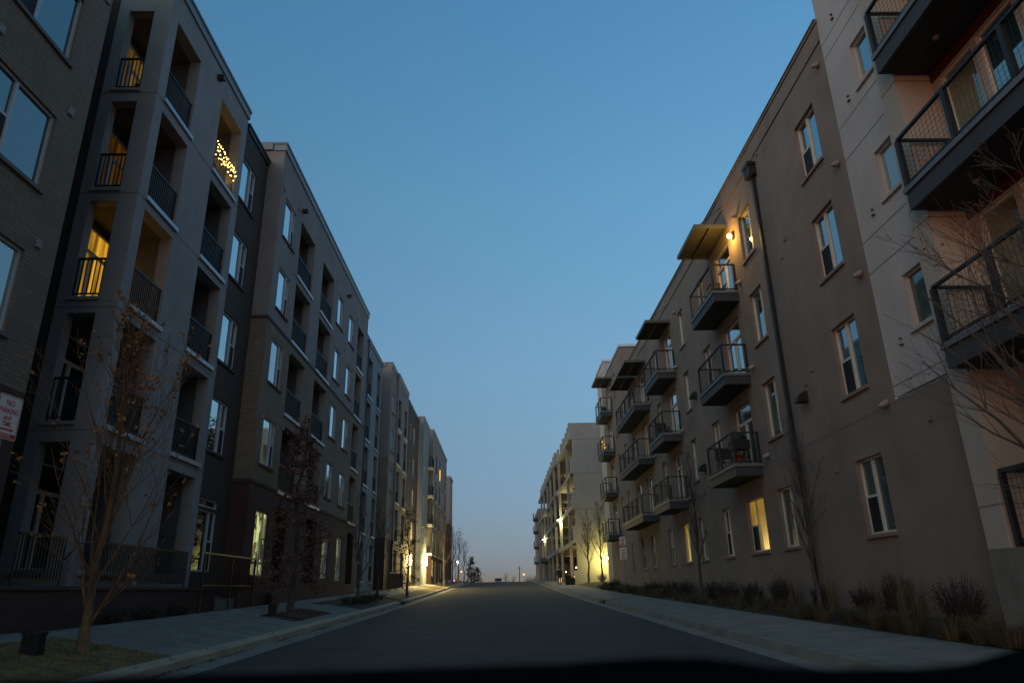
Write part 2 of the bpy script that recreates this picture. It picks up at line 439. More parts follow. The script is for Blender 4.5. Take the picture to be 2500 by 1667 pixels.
def wall(mb, side, plane, a0, a1, z0, z1, holes=(), depth=.12, m=0, mj=None):
    hs = [h for h in holes if h[0] < a1 - 1e-6 and h[1] > a0 + 1e-6 and h[2] < z1 - 1e-6 and h[3] > z0 + 1e-6]
    A = sorted({a0, a1, *[min(max(v, a0), a1) for h in hs for v in h[:2]]})
    Z = sorted({z0, z1, *[min(max(v, z0), z1) for h in hs for v in h[2:4]]})
    fl = side == 'R'
    for i in range(len(A) - 1):
        for j in range(len(Z) - 1):
            ca, cz = (A[i] + A[i + 1]) / 2, (Z[j] + Z[j + 1]) / 2
            if any(h[0] < ca < h[1] and h[2] < cz < h[3] for h in hs): continue
            q = [(A[i], Z[j]), (A[i + 1], Z[j]), (A[i + 1], Z[j + 1]), (A[i], Z[j + 1])]
            if fl: q = [q[1], q[0], q[3], q[2]]
            mb.quad(*[T(side, plane, a, 0, z) for a, z in q], m=m, uv=q)
    for h in hs:
        d = h[4] if len(h) > 4 else depth
        b0, b1, c0, c1 = max(h[0], a0), min(h[1], a1), max(h[2], z0), min(h[3], z1)
        k = m if mj is None else mj
        P = lambda a, dd, z: T(side, plane, a, dd, z)
        if h[0] >= a0: mb.quad(P(b0, 0, c0), P(b0, d, c0), P(b0, d, c1), P(b0, 0, c1), m=k)
        if h[1] <= a1: mb.quad(P(b1, d, c0), P(b1, 0, c0), P(b1, 0, c1), P(b1, d, c1), m=k)
        if h[2] >= z0: mb.quad(P(b0, 0, c0), P(b1, 0, c0), P(b1, d, c0), P(b0, d, c0), m=k)
        if h[3] <= z1: mb.quad(P(b0, d, c1), P(b1, d, c1), P(b1, 0, c1), P(b0, 0, c1), m=k)
    return mb

def fbox(mb, side, plane, a0, a1, d0, d1, z0, z1, m=0):
    p, q = T(side, plane, a0, d0, z0), T(side, plane, a1, d1, z1)
    mb.box(p[0], q[0], p[1], q[1], z0, z1, m=m)

_WM = {}
def window_meshes(w, h, lay, frac, fm):
    key = (round(w, 2), round(h, 2), lay, frac, fm)
    if key in _WM: return _WM[key]
    f = MB(); t = .055; d0, d1 = 0.0, .07
    f.box(0, t, d0, d1, 0, h); f.box(w - t, w, d0, d1, 0, h)
    f.box(t, w - t, d0, d1, 0, t); f.box(t, w - t, d0, d1, h - t, h)
    scr = None
    if lay in 'LR':
        x = w * frac if lay == 'L' else w * (1 - frac)
        f.box(x - .045, x + .045, d0, d1, t, h - t)
        s0, s1 = (t, x - .045) if lay == 'L' else (x + .045, w - t)
        f.box(s0, s1, d0 + .008, d1, h * .50 - .03, h * .50 + .03)
        scr = MB(); scr.box(s0, s1, d0 + .022, d0 + .03, t, h * .5 - .03)
    elif lay == 'D':                                          # patio door: transom over two leaves
        f.box(t, w - t, d0, d1, h * .72 - .05, h * .72 + .05)
        f.box(w * .5 - .06, w * .5 + .06, d0, d1, t, h * .72 - .05)
    elif lay == 'T':                                          # tall window with a low transom
        f.box(w * .66 - .04, w * .66 + .04, d0, d1, t, h - t)
        f.box(t, w * .66 - .04, d0, d1, h * .20 - .04, h * .20 + .04)
        f.box(w * .66 + .04, w - t, d0, d1, h * .20 - .04, h * .20 + .04)
        f.box(w * .66 + .04, w - t, d0 + .008, d1, h * .58 - .03, h * .58 + .03)
    pm = MB(); pm.quad((t * .5, .045, t * .5), (w - t * .5, .045, t * .5), (w - t * .5, .045, h - t * .5), (t * .5, .045, h - t * .5))
    fmsh = f.mesh('window', [fm]); 
    smsh = scr.mesh('insect_screen', ['screen']) if scr else None
    panes = {}
    _WM[key] = (fmsh, smsh, pm, panes)
    return _WM[key]

def window(bld, side, plane, a0, a1, z0, z1, lay='R', pane='glass', inset=.07, frac=.3, fm='frame_white', sill=None, name='window', label=None):
    w, h = a1 - a0, z1 - z0
    fmsh, smsh, pm, panes = window_meshes(w, h, lay, frac, fm)
    u = a1 if side == 'R' else a0
    o = bpy.data.objects.new(name, fmsh); COL.objects.link(o)
    o.parent = bld; o.location = Vector(T(side, plane, u, inset, z0)) - WL[bld.name]
    o.rotation_euler = (0, 0, TH[side])
    if label: o['label'] = label
    if pane not in panes: panes[pane] = pm.mesh('pane', [pane])
    for nm, me in (('pane', panes[pane]), ('insect_screen', smsh)):
        if me is None: continue
        c = bpy.data.objects.new(nm, me); COL.objects.link(c); c.parent = o
    if sill:
        key = ('sill', round(w, 2), sill, inset)
        if key not in _WM:
            s = MB(); s.box(-.06, w + .06, -inset - .06, .0, -.085, -.004); _WM[key] = s.mesh('sill', [sill])
        c = bpy.data.objects.new('sill', _WM[key]); COL.objects.link(c); c.parent = o
    return o

def railing(bld, side, plane, a0, a1, z0, z1, d=.06, step=.11, m='black_metal', name='railing', top=None):
    mb = MB()
    fbox(mb, side, plane, a0, a1, d - .02, d + .03, z1 - .05, z1)
    fbox(mb, side, plane, a0, a1, d - .01, d + .02, z0 + .07, z0 + .11)
    n = max(2, int((a1 - a0) / step))
    for k in range(n + 1):
        a = a0 + .012 + (a1 - a0 - .024) * k / n
        r = .012 if 0 < k < n else .02
        fbox(mb, side, plane, a - r, a + r, d - .006, d + .016, z0 + (.11 if 0 < k < n else 0), z1 - .05)
    return part(name, mb, m, bld)

def loggia(bld, side, plane, a0, a1, z0, z1, pane='glass_dim', jamb=.34, deep=1.6, rail=True, step=.11, edge=True, door=True, back='loggia_dark', ceil='loggia_ceiling', rail_m='black_metal'):
    """the room of an inset balcony behind a hole in the wall (the wall's own reveal is the jamb)"""
    mb = MB(); e = .12
    P = lambda a, d, z: T(side, plane, a, d, z)
    A0, A1 = a0 - e, a1 + e
    mb.quad(P(A0, jamb, z0), P(A0, deep, z0), P(A0, deep, z1), P(A0, jamb, z1), m=0)
    mb.quad(P(A1, deep, z0), P(A1, jamb, z0), P(A1, jamb, z1), P(A1, deep, z1), m=0)
    mb.quad(P(A0, deep, z0), P(A1, deep, z0), P(A1, deep, z1), P(A0, deep, z1), m=0)
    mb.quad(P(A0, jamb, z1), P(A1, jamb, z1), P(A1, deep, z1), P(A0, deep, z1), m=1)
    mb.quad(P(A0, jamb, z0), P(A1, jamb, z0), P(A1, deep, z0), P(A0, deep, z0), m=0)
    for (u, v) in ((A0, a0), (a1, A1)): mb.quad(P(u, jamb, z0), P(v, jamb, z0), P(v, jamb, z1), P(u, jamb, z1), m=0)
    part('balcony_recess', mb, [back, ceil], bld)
    if door:
        window(bld, side, plane, a0 + .15, a1 - .15, z0 + .02, z0 + 2.35, 'D', pane, deep - .09, fm='frame_cream', name='patio_door')
    if edge:
        s = MB(); fbox(s, side, plane, a0 - .06, a1 + .14, -.07, .05, z0 - .13, z0 - .01)
        part('balcony_edge', s, 'flashing', bld)
    if rail: railing(bld, side, plane, a0 + .02, a1 - .02, z0, z0 + 1.07, .08, step, rail_m)

def coping(bld, side, plane, a0, a1, z0, z1, m='coping', out=.09, back=.5, name='coping'):
    mb = MB()
    fbox(mb, side, plane, a0, a1, -out, back, z1 - .09, z1)
    fbox(mb, side, plane, a0 + .035, a1 - .035, -out + .035, back - .03, z0, z1 - .091)
    return part(name, mb, m, bld)

def body(mb, x0, x1, y0, y1, z0, z1, m=0, skip='b'):
    mb.box(x0, x1, y0, y1, z0, z1, m=m, skip=skip)

def lamp_light(name, loc, watts, col, parent, radius=.06, spot=None, aim=None):
    L = bpy.data.lights.new(name, 'SPOT' if spot else 'POINT')
    L.energy = watts; L.color = col; L.shadow_soft_size = radius
    o = bpy.data.objects.new(name, L); COL.objects.link(o)
    if spot:
        L.spot_size = spot; L.spot_blend = .5
        o.rotation_euler = Vector(aim).to_track_quat('-Z', 'Y').to_euler()
    o.parent = parent; o.location = Vector(loc) - WL[parent.name]
    return o
# ------------------------------------------------------------------ ground, road, kerbs
YS = [-30, -10, 0] + list(range(4, 182, 2)) + [200, 230, 260, 320, 420, 600]
def strip(name, xs, m, dz=0.0, ys=YS, label=None, kind='structure', tilt=0):
    mb = MB()
    for j in range(len(ys) - 1):
        for i in range(len(xs) - 1):
            q = [(xs[i], ys[j]), (xs[i + 1], ys[j]), (xs[i + 1], ys[j + 1]), (xs[i], ys[j + 1])]
            mb.quad(*[(x, y, gz(x, y) + dz) for x, y in q], uv=q)
    return solo(name, mb, m, kind=kind)

strip('road', [-5.0, -2.5, 0, 2.3, 4.6], 'asphalt')
strip('gutter', [4.6, 5.15, 5.2], 'concrete')
strip('gutter', [-5.65, -5.0], 'concrete')
YJ = [y for y in YS if y <= 180]
def kerb(name, x0, x1, xr, m):                                # rounded kerb bar, real step above the gutter, in cast lengths
    mb = MB(); s = 1 if x1 > x0 else -1
    for j in range(len(YS) - 1):
        y0, y1 = YS[j], YS[j + 1] - (.012 if YS[j] < 60 else 0)
        pr = []
        for y in (y0, y1):
            b, t = gz(x0 - s * .02, y) - .05, gz(xr, y)
            pr.append([(x0, y, b), (x0 + s * .015, y, t - .045), (x0 + s * .05, y, t - .004), (x1, y, t + .004), (x1, y, t - .12)])
        for k in range(4): 
            q = (pr[0][k], pr[0][k + 1], pr[1][k + 1], pr[1][k])
            mb.quad(*(q if s < 0 else q[::-1]))
        for p in pr: mb.quad(*p)
    return solo(name, mb, m, kind='structure')
kerb('kerb', -5.65, -6.0, -5.9, 'kerb_stone')
kerb('kerb', 5.2, 5.42, 5.3, 'concrete')
def slabs(name, xs, m, y0, y1, step, gap=.012, dz=0.0, back=None):
    """pavement poured in bays: real joints between them"""
    mb = MB(); y = y0
    while y < y1:
        ye = min(y + step, y1)
        for i in range(len(xs) - 1):
            a, b = xs[i] + gap / 2, xs[i + 1] - gap / 2
            q = [(a, y + gap), (b, y + gap), (b, ye), (a, ye)]
            mb.quad(*[(px, py, gz(px, py) + dz) for px, py in q])
        y = ye
    return solo(name, mb, m, kind='structure')
strip('ground', [-6.0, -7.4, -8.6, -9.3, -30, -80][::-1], 'soil', dz=-.03)
strip('ground', [5.42, 7.6, 8.0, 8.66, 12, 30, 80], 'soil', dz=-.03)
g = MB()
for (xa, xb) in ((-3000, -80), (80, 3000)):
    g.quad((xa, -30, -1.5), (xb, -30, -1.5), (xb, 600, -6), (xa, 600, -6))
g.quad((-3000, 600, -6), (3000, 600, -6), (3000, 5000, -30), (-3000, 5000, -30))
solo('terrain', g, 'ground_far', kind='structure')
slabs('pavement', [5.43, 7.6], 'concrete', 2, 70, 1.6)
slabs('pavement', [5.43, 7.35], 'concrete', 70, 130, 3.0)
# left pavement: pavers from the grass plot on, set back behind grass further up the street
slabs('pavement', [-8.6, -7.95, -7.3, -6.65, -6.01], 'concrete', 13.9, 23.0, .65, .01)
slabs('pavement', [-8.6, -7.95, -7.5], 'concrete', 23.0, 31, .65, .01)
slabs('pavement', [-7.5, -6.75, -6.01], 'concrete', 28.0, 32.0, .65, .01)
slabs('pavement', [-8.6, -8.0], 'concrete', 31, 44.0, .65, .01)
slabs('pavement', [-8.3, -7.0], 'concrete', 44.0, 130, 2.0, .012)
slabs('pavement', [-8.9, -8.2], 'concrete', 2.0, 13.9, 1.3, .012)
slabs('pavement', [-6.35, -6.01], 'concrete', 23.0, 28, .65, .01)
strip('lawn', [-8.2, -7.2, -6.02], 'turf', ys=[2, 4, 6, 8, 10, 12, 13, 13.9])
strip('lawn', [-7.0, -6.5, -6.02], 'turf', dz=.01, ys=[44 + 2 * k for k in range(43)])

rng = random.Random(11)
def blades(mb, cx, cy, z, n, spread, h, lean, w=.008, m=0):
    for _ in range(n):
        a = rng.uniform(0, 2 * math.pi); r = spread * math.sqrt(rng.random())
        x, y = cx + r * math.cos(a) * .5, cy + r * math.sin(a) * .5
        hh = h * rng.uniform(.55, 1.1); ln = lean * rng.uniform(.3, 1.1); ww = w * rng.uniform(.7, 1.3)
        dx, dy = math.cos(a), math.sin(a); sx, sy = -dy * ww, dx * ww
        p0 = (x, y, z); p1 = (x + dx * ln * .35, y + dy * ln * .35, z + hh * .62); p2 = (x + dx * ln, y + dy * ln, z + hh * rng.uniform(.7, 1.0))
        mb.quad((p0[0] - sx, p0[1] - sy, p0[2]), (p0[0] + sx, p0[1] + sy, p0[2]), (p1[0] + sx * .8, p1[1] + sy * .8, p1[2]), (p1[0] - sx * .8, p1[1] - sy * .8, p1[2]), m=m)
        mb.quad((p1[0] - sx * .8, p1[1] - sy * .8, p1[2]), (p1[0] + sx * .8, p1[1] + sy * .8, p1[2]), p2, m=m, uv=[(0, 0)] * 3)
mb = MB()
for _ in range(2600):
    x, y = rng.uniform(-8.15, -6.05), rng.uniform(6, 13.85)
    blades(mb, x, y, gz(x, y), 3, .05, .045, .03, .005)
solo('lawn_grass', mb, 'grass_blade', 'short dry yellow-green grass of the plot by the left kerb', 'grass', kind='stuff')
mb = MB()
for _ in range(900):
    y = rng.uniform(8, 50); near = rng.random()
    x = -5.62 + abs(rng.gauss(0, .07)) if near < .85 else rng.uniform(-6.0, -5.0)
    z = gz(x, y) + .006; s = rng.uniform(.02, .05); a = rng.uniform(0, 6.28)
    if math.sin(y * 1.7) + math.sin(y * .61) < -.2 and near < .85: continue
    c, q = math.cos(a) * s, math.sin(a) * s
    mb.quad((x + c, y + q, z + rng.uniform(0, .02)), (x - q * .7, y + c * .7, z), (x - c, y - q, z + rng.uniform(0, .025)), (x + q * .7, y - c * .7, z + .004))
solo('fallen_leaves', mb, 'leaf_brown', 'brown fallen leaves drifted along the left gutter', 'leaves', kind='stuff')

# ------------------------------------------------------------------ left row of buildings
def base(y, x): return (x, y, gz(x, y))
WF = 'frame_white'
# --- nearest brick block
A = thing('apartment_building', 'dark tan brick apartment block nearest the camera, above the no parking sign', 'building', base(8, -9.15))
AW = [(y0, y0 + 1.87, z0, z0 + 1.72) for z0 in (4.65, 7.72, 10.82, 13.9) for y0 in (3.6, 10.35)]
mb = MB(); wall(mb, 'L', -9.15, -6, 13.1, 3.75, 17.4, AW, .1)
mb.quad((-9.15, 13.1, 3.75), (-20, 13.1, 3.75), (-20, 13.1, 17.4), (-9.15, 13.1, 17.4))
mb.quad((-9.15, -6, 17.0), (-9.15, 13.1, 17.0), (-20, 13.1, 17.0), (-20, -6, 17.0)); mb.quad((-20, -6, -1), (-9.15, -6, -1), (-9.15, -6, 17.4), (-20, -6, 17.4)); mb.quad((-20, 13.1, -1), (-20, -6, -1), (-20, -6, 17.4), (-20, 13.1, 17.4))
part('wall', mb, 'brick_tan', A)
mb = MB(); wall(mb, 'L', -9.15, -6, 13.1, -1.2, 3.75); mb.quad((-9.15, 13.1, -1.2), (-20, 13.1, -1.2), (-20, 13.1, 3.75), (-9.15, 13.1, 3.75)); part('base_wall', mb, 'brick_red', A)
coping(A, 'L', -9.15, -6, 13.1, 17.1, 17.45)
for h in AW:
    window(A, 'L', -9.15, *h, lay='L', frac=.40, pane='glass_blind_pale' if h[2] < 5 else 'glass_soft', fm=WF, sill='loggia_dark', inset=.06)
for (y, z) in ((12.55, 9.85), (12.51, 6.66), (12.9, 13.3), (10.3, 9.95)):
    mb = MB(); fbox(mb, 'L', -9.15, y - .07, y + .07, -.05, -.002, z - .09, z + .09); part('vent_cap', mb, 'jamb', A)

# --- blue-grey stucco block with stacked inset balconies
B = thing('apartment_building', 'blue-grey stucco block with stacked inset balconies and string lights on its top floor', 'building', base(19, -9.34))
GX = -9.34
LV = [(.62, 3.40), (3.88, 6.57), (7.0, 9.70), (10.08, 12.81), (13.24, 15.97)]
c1 = [(16.32, 17.97, a, b) for a, b in LV]; c2 = [(19.74, 21.57, a, b) for a, b in LV]
DW = [(22.08, 23.54, s, s + 1.75) for s in (4.42, 7.42, 10.52, 13.60)] + [(22.1, 23.62, .72, 2.58), (22.1, 23.62, 2.66, 2.93)]
mb = MB(); wall(mb, 'L', GX, 15.9, 22.06, -.9, 17.0, c1 + c2, .35, 0, 1)
EW = [(-10.55, -9.84, a, b) for a, b in LV]
wall(mb, 'E', 15.9, -10.86, GX, -.9, 17.0, EW, .30, 0, 1)
mb.quad((GX, 15.9, 16.7), (GX, 22.06, 16.7), (-20, 22.06, 16.7), (-20, 15.9, 16.7))
mb.quad((GX, 22.06, -.9), (-20, 22.06, -.9), (-20, 22.06, 17.0), (GX, 22.06, 17.0))
part('wall', mb, ['stucco_blue', 'jamb'], B)
for z in (9.93, 6.72, 3.66, 13.1):                           # control joints
    mb = MB(); fbox(mb, 'L', GX, 15.9, 22.06, -.006, -.001, z - .012, z + .012); mb.box(-10.86, GX + .001, 15.894, 15.899, z - .012, z + .012); part('control_joint', mb, 'joint', B)
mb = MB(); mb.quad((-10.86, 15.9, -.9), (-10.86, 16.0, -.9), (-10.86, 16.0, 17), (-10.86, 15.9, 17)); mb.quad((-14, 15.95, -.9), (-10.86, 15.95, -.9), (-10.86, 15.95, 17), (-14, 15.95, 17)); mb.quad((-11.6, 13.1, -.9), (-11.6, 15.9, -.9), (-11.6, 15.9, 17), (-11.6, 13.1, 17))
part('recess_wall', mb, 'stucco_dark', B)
coping(B, 'L', GX, 15.82, 22.12, 16.88, 17.26)
mb = MB(); mb.box(-10.86, GX - .5, 15.81, 16.3, 16.9, 17.26); part('coping', mb, 'coping', B)
lit = {0: 'ground_door', 1: 'glass_dim', 2: 'lit_amber', 3: 'lit_amber_low', 4: 'lit_amber_mid'}
for k, (a, b) in enumerate(LV):                              # corner balconies, open to the side and to the street
    mb = MB(); X0, X1, Y0, Y1 = -11.1, -9.69, 16.2, 18.12
    mb.quad((X0, Y1, a), (X1, Y1, a), (X1, Y1, b), (X0, Y1, b)); mb.quad((X0, Y0, a), (X0, Y1, a), (X0, Y1, b), (X0, Y0, b))
    mb.quad((X0, Y0, b), (X1, Y0, b), (X1, Y1, b), (X0, Y1, b), m=1); mb.quad((X0, Y0, a), (X1, Y0, a), (X1, Y1, a), (X0, Y1, a))
    for u, v in ((Y0, 16.32), (17.97, Y1)): mb.quad((X1, u, a), (X1, v, a), (X1, v, b), (X1, u, b))
    for u, v in ((X0, -10.55), (-9.84, X1)): mb.quad((u, Y0, a), (v, Y0, a), (v, Y0, b), (u, Y0, b))
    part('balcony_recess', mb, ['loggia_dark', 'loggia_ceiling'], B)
    window(B, 'L', X0 + .1, 16.24, 18.05, a + .02, a + 2.48, 'D', lit[k], .0, fm='frame_cream', name='patio_door')
    s = MB(); fbox(s, 'L', GX, 16.26, 18.1, -.07, .05, a - .13, a - .01); part('balcony_edge', s, 'flashing', B)
    s = MB(); s.box(-10.6, -9.8, 15.84, 15.95, a - .10, a - .01); part('balcony_edge', s, 'lit_amber' if k == 2 else 'jamb', B) if False else part('balcony_edge', s, 'jamb', B)
    if k:
        railing(B, 'L', GX, 16.34, 17.95, a, a + 1.07, .08, .09)
        railing(B, 'E', 15.9, -10.53, -9.86, a, a + 1.07, .04, .11)
for k, (a, b) in enumerate(LV):
    loggia(B, 'L', GX, 19.74, 21.57, a, b, jamb=.35, rail=k > 0, step=.09, edge=k > 0)
mb = MB(); fbox(mb, 'L', GX, 19.15, 19.35, -.22, -.001, 16.35, 16.5); part('floodlight', mb, 'dark_metal', B)
# --- its dark bay
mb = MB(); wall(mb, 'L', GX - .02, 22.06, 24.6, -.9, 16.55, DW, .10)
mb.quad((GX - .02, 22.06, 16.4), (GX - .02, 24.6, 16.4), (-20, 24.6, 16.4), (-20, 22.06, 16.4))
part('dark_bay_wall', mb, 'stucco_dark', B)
coping(B, 'L', GX - .02, 22.12, 24.58, 16.5, 16.78, 'dark_metal')
for h in DW[:4]: window(B, 'L', GX - .02, *h, lay='R', frac=.32, pane='glass', fm=WF, sill='stucco_dark', inset=.05)
window(B, 'L', GX - .02, *DW[4], lay='R', frac=.32, pane='glass_dim', fm=WF, inset=.05)
window(B, 'L', GX - .02, *DW[5], lay='S', pane='glass_dim', fm=WF, inset=.05)

# --- mauve stucco over tan and red brick
C2 = thing('apartment_building', 'block with mauve stucco above, tan brick below and a dark red brick ground floor', 'building', base(34, -8.73))
MX = -8.73
SL = [(3.84, 6.42), (6.93, 9.56), (10.06, 12.66), (13.05, 15.68)]
w1 = [(25.32, 26.80, s, s + 1.76) for s in (4.50, 7.60, 10.62, 13.74)] + [(25.5, 26.9, .64, 2.88)]
w2 = [(34.95, 36.42, s, s + 1.76) for s in (4.52, 7.56, 10.64, 13.72)] + [(35.3, 36.6, .70, 2.88)]
w3 = [(38.05, 39.5, s, s + 1.76) for s in (4.46, 7.54, 10.60, 13.72)] + [(38.4, 39.7, .64, 2.84)]
LGM = [(ya, yb, a, b) for ya, yb in ((27.6, 29.98), (31.62, 34.02), (40.58, 42.42)) for a, b in SL]
GRD = [(27.7, 29.2, .45, 3.25), (32.1, 34.0, .45, 3.2), (40.9, 42.6, .5, 3.25)]
ALL = w1 + w2 + w3 + LGM + GRD
for nm, z0, z1, mm, mj in (('wall', 9.92, 17.3, 'stucco_mauve', 'jamb'), ('brick_wall', 3.80, 9.92, 'brick_tan', 'jamb'), ('base_wall', -.7, 3.80, 'brick_red', 'brick_red')):
    mb = MB(); wall(mb, 'L', MX, 24.6, 43.55, z0, z1, [(*h, .35) if h in LGM or h in GRD else (*h, .10) for h in ALL], .1, 0, 1 if mj == 'jamb' else 0)
    wall(mb, 'E', 24.6, -13, MX, z0, z1); mb.quad((MX, 43.55, z0), (-20, 43.55, z0), (-20, 43.55, z1), (MX, 43.55, z1))
    if nm == 'wall': mb.quad((MX, 24.6, 17), (MX, 43.55, 17), (-20, 43.55, 17), (-20, 24.6, 17))
    part(nm, mb, [mm, mj] if mj == 'jamb' else mm, C2)
for z in (9.92, 3.80):
    mb = MB(); fbox(mb, 'L', MX, 24.57, 43.55, -.035, -.001, z - .06, z + .05); mb.box(-13, MX + .03, 24.565, 24.599, z - .06, z + .05); part('band_course', mb, 'stucco_dark', C2)
coping(C2, 'L', MX, 24.52, 43.62, 17.28, 17.66)
mb = MB(); mb.box(-13, MX - .5, 24.51, 25.0, 17.30, 17.66); part('coping', mb, 'coping', C2)
for h in w1[:4]: window(C2, 'L', MX, *h, lay='R', frac=.27, pane='glass' if h[2] != 7.60 else 'glass_mid', fm=WF, sill='stucco_dark', inset=.05)
for h in w2[:4]: window(C2, 'L', MX, *h, lay='L', frac=.27, fm=WF, sill='stucco_dark', inset=.05)
for h in w3[:4]: window(C2, 'L', MX, *h, lay='R', frac=.27, fm=WF, sill='stucco_dark', inset=.05)
window(C2, 'L', MX, *w1[4], lay='T', pane='lit_room', fm=WF, inset=.05)
window(C2, 'L', MX, *w2[4], lay='T', pane='lit_room_low', fm=WF, inset=.05)
window(C2, 'L', MX, *w3[4], lay='T', pane='lit_room_low', fm=WF, inset=.05)
for h in LGM: loggia(C2, 'L', MX, *h, jamb=.35, step=.10, rail_m='black_metal')
for h in GRD: loggia(C2, 'L', MX, *h, jamb=.35, rail=False, edge=False)
for (y, z) in ((24.95, 15.7), (27.05, 16.0), (27.2, 12.95), (25.0, 9.6), (27.5, 9.45), (34.5, 15.85), (34.4, 12.7), (40.0, 15.85), (39.9, 12.6), (34.6, 9.6), (25.1, 6.2), (27.6, 6.3), (37.2, 12.9)):
    mb = MB(); fbox(mb, 'L', MX, y - .05, y + .05, -.06, -.002, z - .09, z + .07); part('vent_cap', mb, 'jamb', C2)
for y in (27.6, 37.2):
    mb = MB(); fbox(mb, 'L', MX, y - .1, y + .1, -.25, -.001, 16.1, 16.25); part('floodlight', mb, 'dark_metal', C2)

# --- lap sided block
D = thing('apartment_building', 'narrow grey lap-sided block with two columns of dark balconies and a downspout', 'building', base(48, -9.3))
LL = [(.75, 3.2), (3.80, 6.46), (6.94, 9.52), (10.04, 12.68), (13.16, 15.9)]
H = [(ya, yb, a, b) for ya, yb in ((47.3, 48.95), (51.05, 52.45)) for a, b in LL]
mb = MB(); wall(mb, 'L', -9.3, 43.55, 53.0, -.4, 16.9, H, .3, 0, 1); mb.quad((-9.3, 53, -.4), (-20, 53, -.4), (-20, 53, 16.9), (-9.3, 53, 16.9)); mb.quad((-9.3, 43.55, 16.6), (-9.3, 53, 16.6), (-20, 53, 16.6), (-20, 43.55, 16.6))
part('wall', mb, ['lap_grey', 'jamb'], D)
coping(D, 'L', -9.3, 43.6, 53.05, 16.85, 17.16)
mb = MB(); mb.tube([(-9.22, 46.75, 17.0), (-9.22, 46.75, .3)], .05, 6); part('downspout', mb, 'grey_metal', D)
for h in H: loggia(D, 'L', -9.3, *h, jamb=.3, step=.12)

# --- mauve and brown block further up, two planes and a dark bay
E4 = thing('apartment_building', 'mauve over brown block in two planes with a dark bay, lamp-lit at its foot', 'building', base(60, -8.7))
w4 = [(54.9, 56.3, s, s + 1.7) for s in (4.5, 7.55, 10.6, 13.72)]
for x, ya, yb, hs in ((-8.73, 54.1, 57.25, w4), (-8.6, 57.25, 63.85, [(ya, yb, a, b) for ya, yb in ((57.65, 59.45), (61.55, 63.25)) for a, b in SL] + [(57.8, 59.4, .5, 3.2), (61.6, 63.2, .6, 3.2)])):
    for nm, z0, z1, mm in (('wall', 9.92, 17.35, 'stucco_mauve'), ('tan_wall', 3.9, 9.92, 'stucco_tan'), ('base_wall', -.3, 3.9, 'brick_red')):
        mb = MB(); wall(mb, 'L', x, ya, yb, z0, z1, hs, .1 if x < -8.7 else .3, 0, 1)
        wall(mb, 'E', ya, -13, x, z0, z1); mb.quad((x, yb, z0), (-13, yb, z0), (-13, yb, z1), (x, yb, z1))
        if nm == 'wall': mb.quad((x, ya, 17), (x, yb, 17), (-20, yb, 17), (-20, ya, 17))
        part(nm, mb, [mm, 'jamb'], E4)
    coping(E4, 'L', x, ya - .06, yb + .05, 17.3, 17.66)
    mb = MB(); fbox(mb, 'L', x, ya, yb, -.035, -.001, 9.86, 9.97); part('band_course', mb, 'coping', E4)
    for h in hs:
        if x < -8.7: window(E4, 'L', x, *h, lay='L', frac=.45, fm=WF, sill='stucco_dark', inset=.05)
        else: loggia(E4, 'L', x, *h, jamb=.3, step=.15, rail=h[2] > 3, edge=h[2] > 3)
mb = MB(); mb.box(-13, -8.73 - .5, 54.02, 54.5, 17.32, 17.66); part('coping', mb, 'coping', E4)
w6 = [(y, y + w, s, s + 1.75) for y, w in ((64.0, .45), (66.15, .5), (68.35, 1.3)) for s in (4.6, 7.6, 10.65, 13.7)]
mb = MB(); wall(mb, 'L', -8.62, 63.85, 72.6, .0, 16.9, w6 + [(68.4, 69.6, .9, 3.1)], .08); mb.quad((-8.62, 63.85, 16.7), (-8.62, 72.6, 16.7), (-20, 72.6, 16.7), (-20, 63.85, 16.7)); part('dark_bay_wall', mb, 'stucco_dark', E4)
coping(E4, 'L', -8.62, 63.9, 72.6, 16.85, 17.15, 'dark_metal')
for h in w6: window(E4, 'L', -8.62, *h, lay='S' if h[1] - h[0] < 1 else 'R', pane='lit_pale' if (h[0] == 66.15 and h[2] > 13) else ('lit_amber_mid' if h[0] == 66.15 and h[2] < 8 else 'glass'), fm='frame_cream', inset=.04)
window(E4, 'L', -8.62, 68.4, 69.6, .9, 3.1, 'R', 'glass_dim', fm='frame_cream', inset=.04)

# --- pale grey-green block with corner balconies, mauve further on
F5 = thing('apartment_building', 'pale grey-green lap-sided corner block with projecting balconies at its end, lamp-lit', 'building', base(76, -8.13))
w7 = [(73.9, 75.3, s, s + 1.75) for s in (4.6, 7.65, 10.7, 13.75)]
mb = MB(); wall(mb, 'L', -8.13, 72.9, 78.8, .2, 17.4, w7, .08); wall(mb, 'E', 72.9, -13, -8.13, .2, 17.4); mb.quad((-8.13, 72.9, 17.2), (-8.13, 78.8, 17.2), (-20, 78.8, 17.2), (-20, 72.9, 17.2)); mb.quad((-8.13, 78.8, .2), (-13, 78.8, .2), (-13, 78.8, 17.4), (-8.13, 78.8, 17.4))
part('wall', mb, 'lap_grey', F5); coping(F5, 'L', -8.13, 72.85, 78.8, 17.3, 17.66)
mb = MB(); mb.box(-13, -8.63, 72.83, 73.3, 17.32, 17.66); part('coping', mb, 'coping', F5)
for h in w7: window(F5, 'L', -8.13, *h, lay='L', frac=.4, fm=WF, inset=.04)
mb = MB(); wall(mb, 'L', -8.75, 78.8, 80.2, .2, 17.0, [(78.95, 79.9, s, s + 2.2) for s in (4.0, 7.05, 10.15, 13.25)], .08); part('recess_wall', mb, 'stucco_tan', F5)
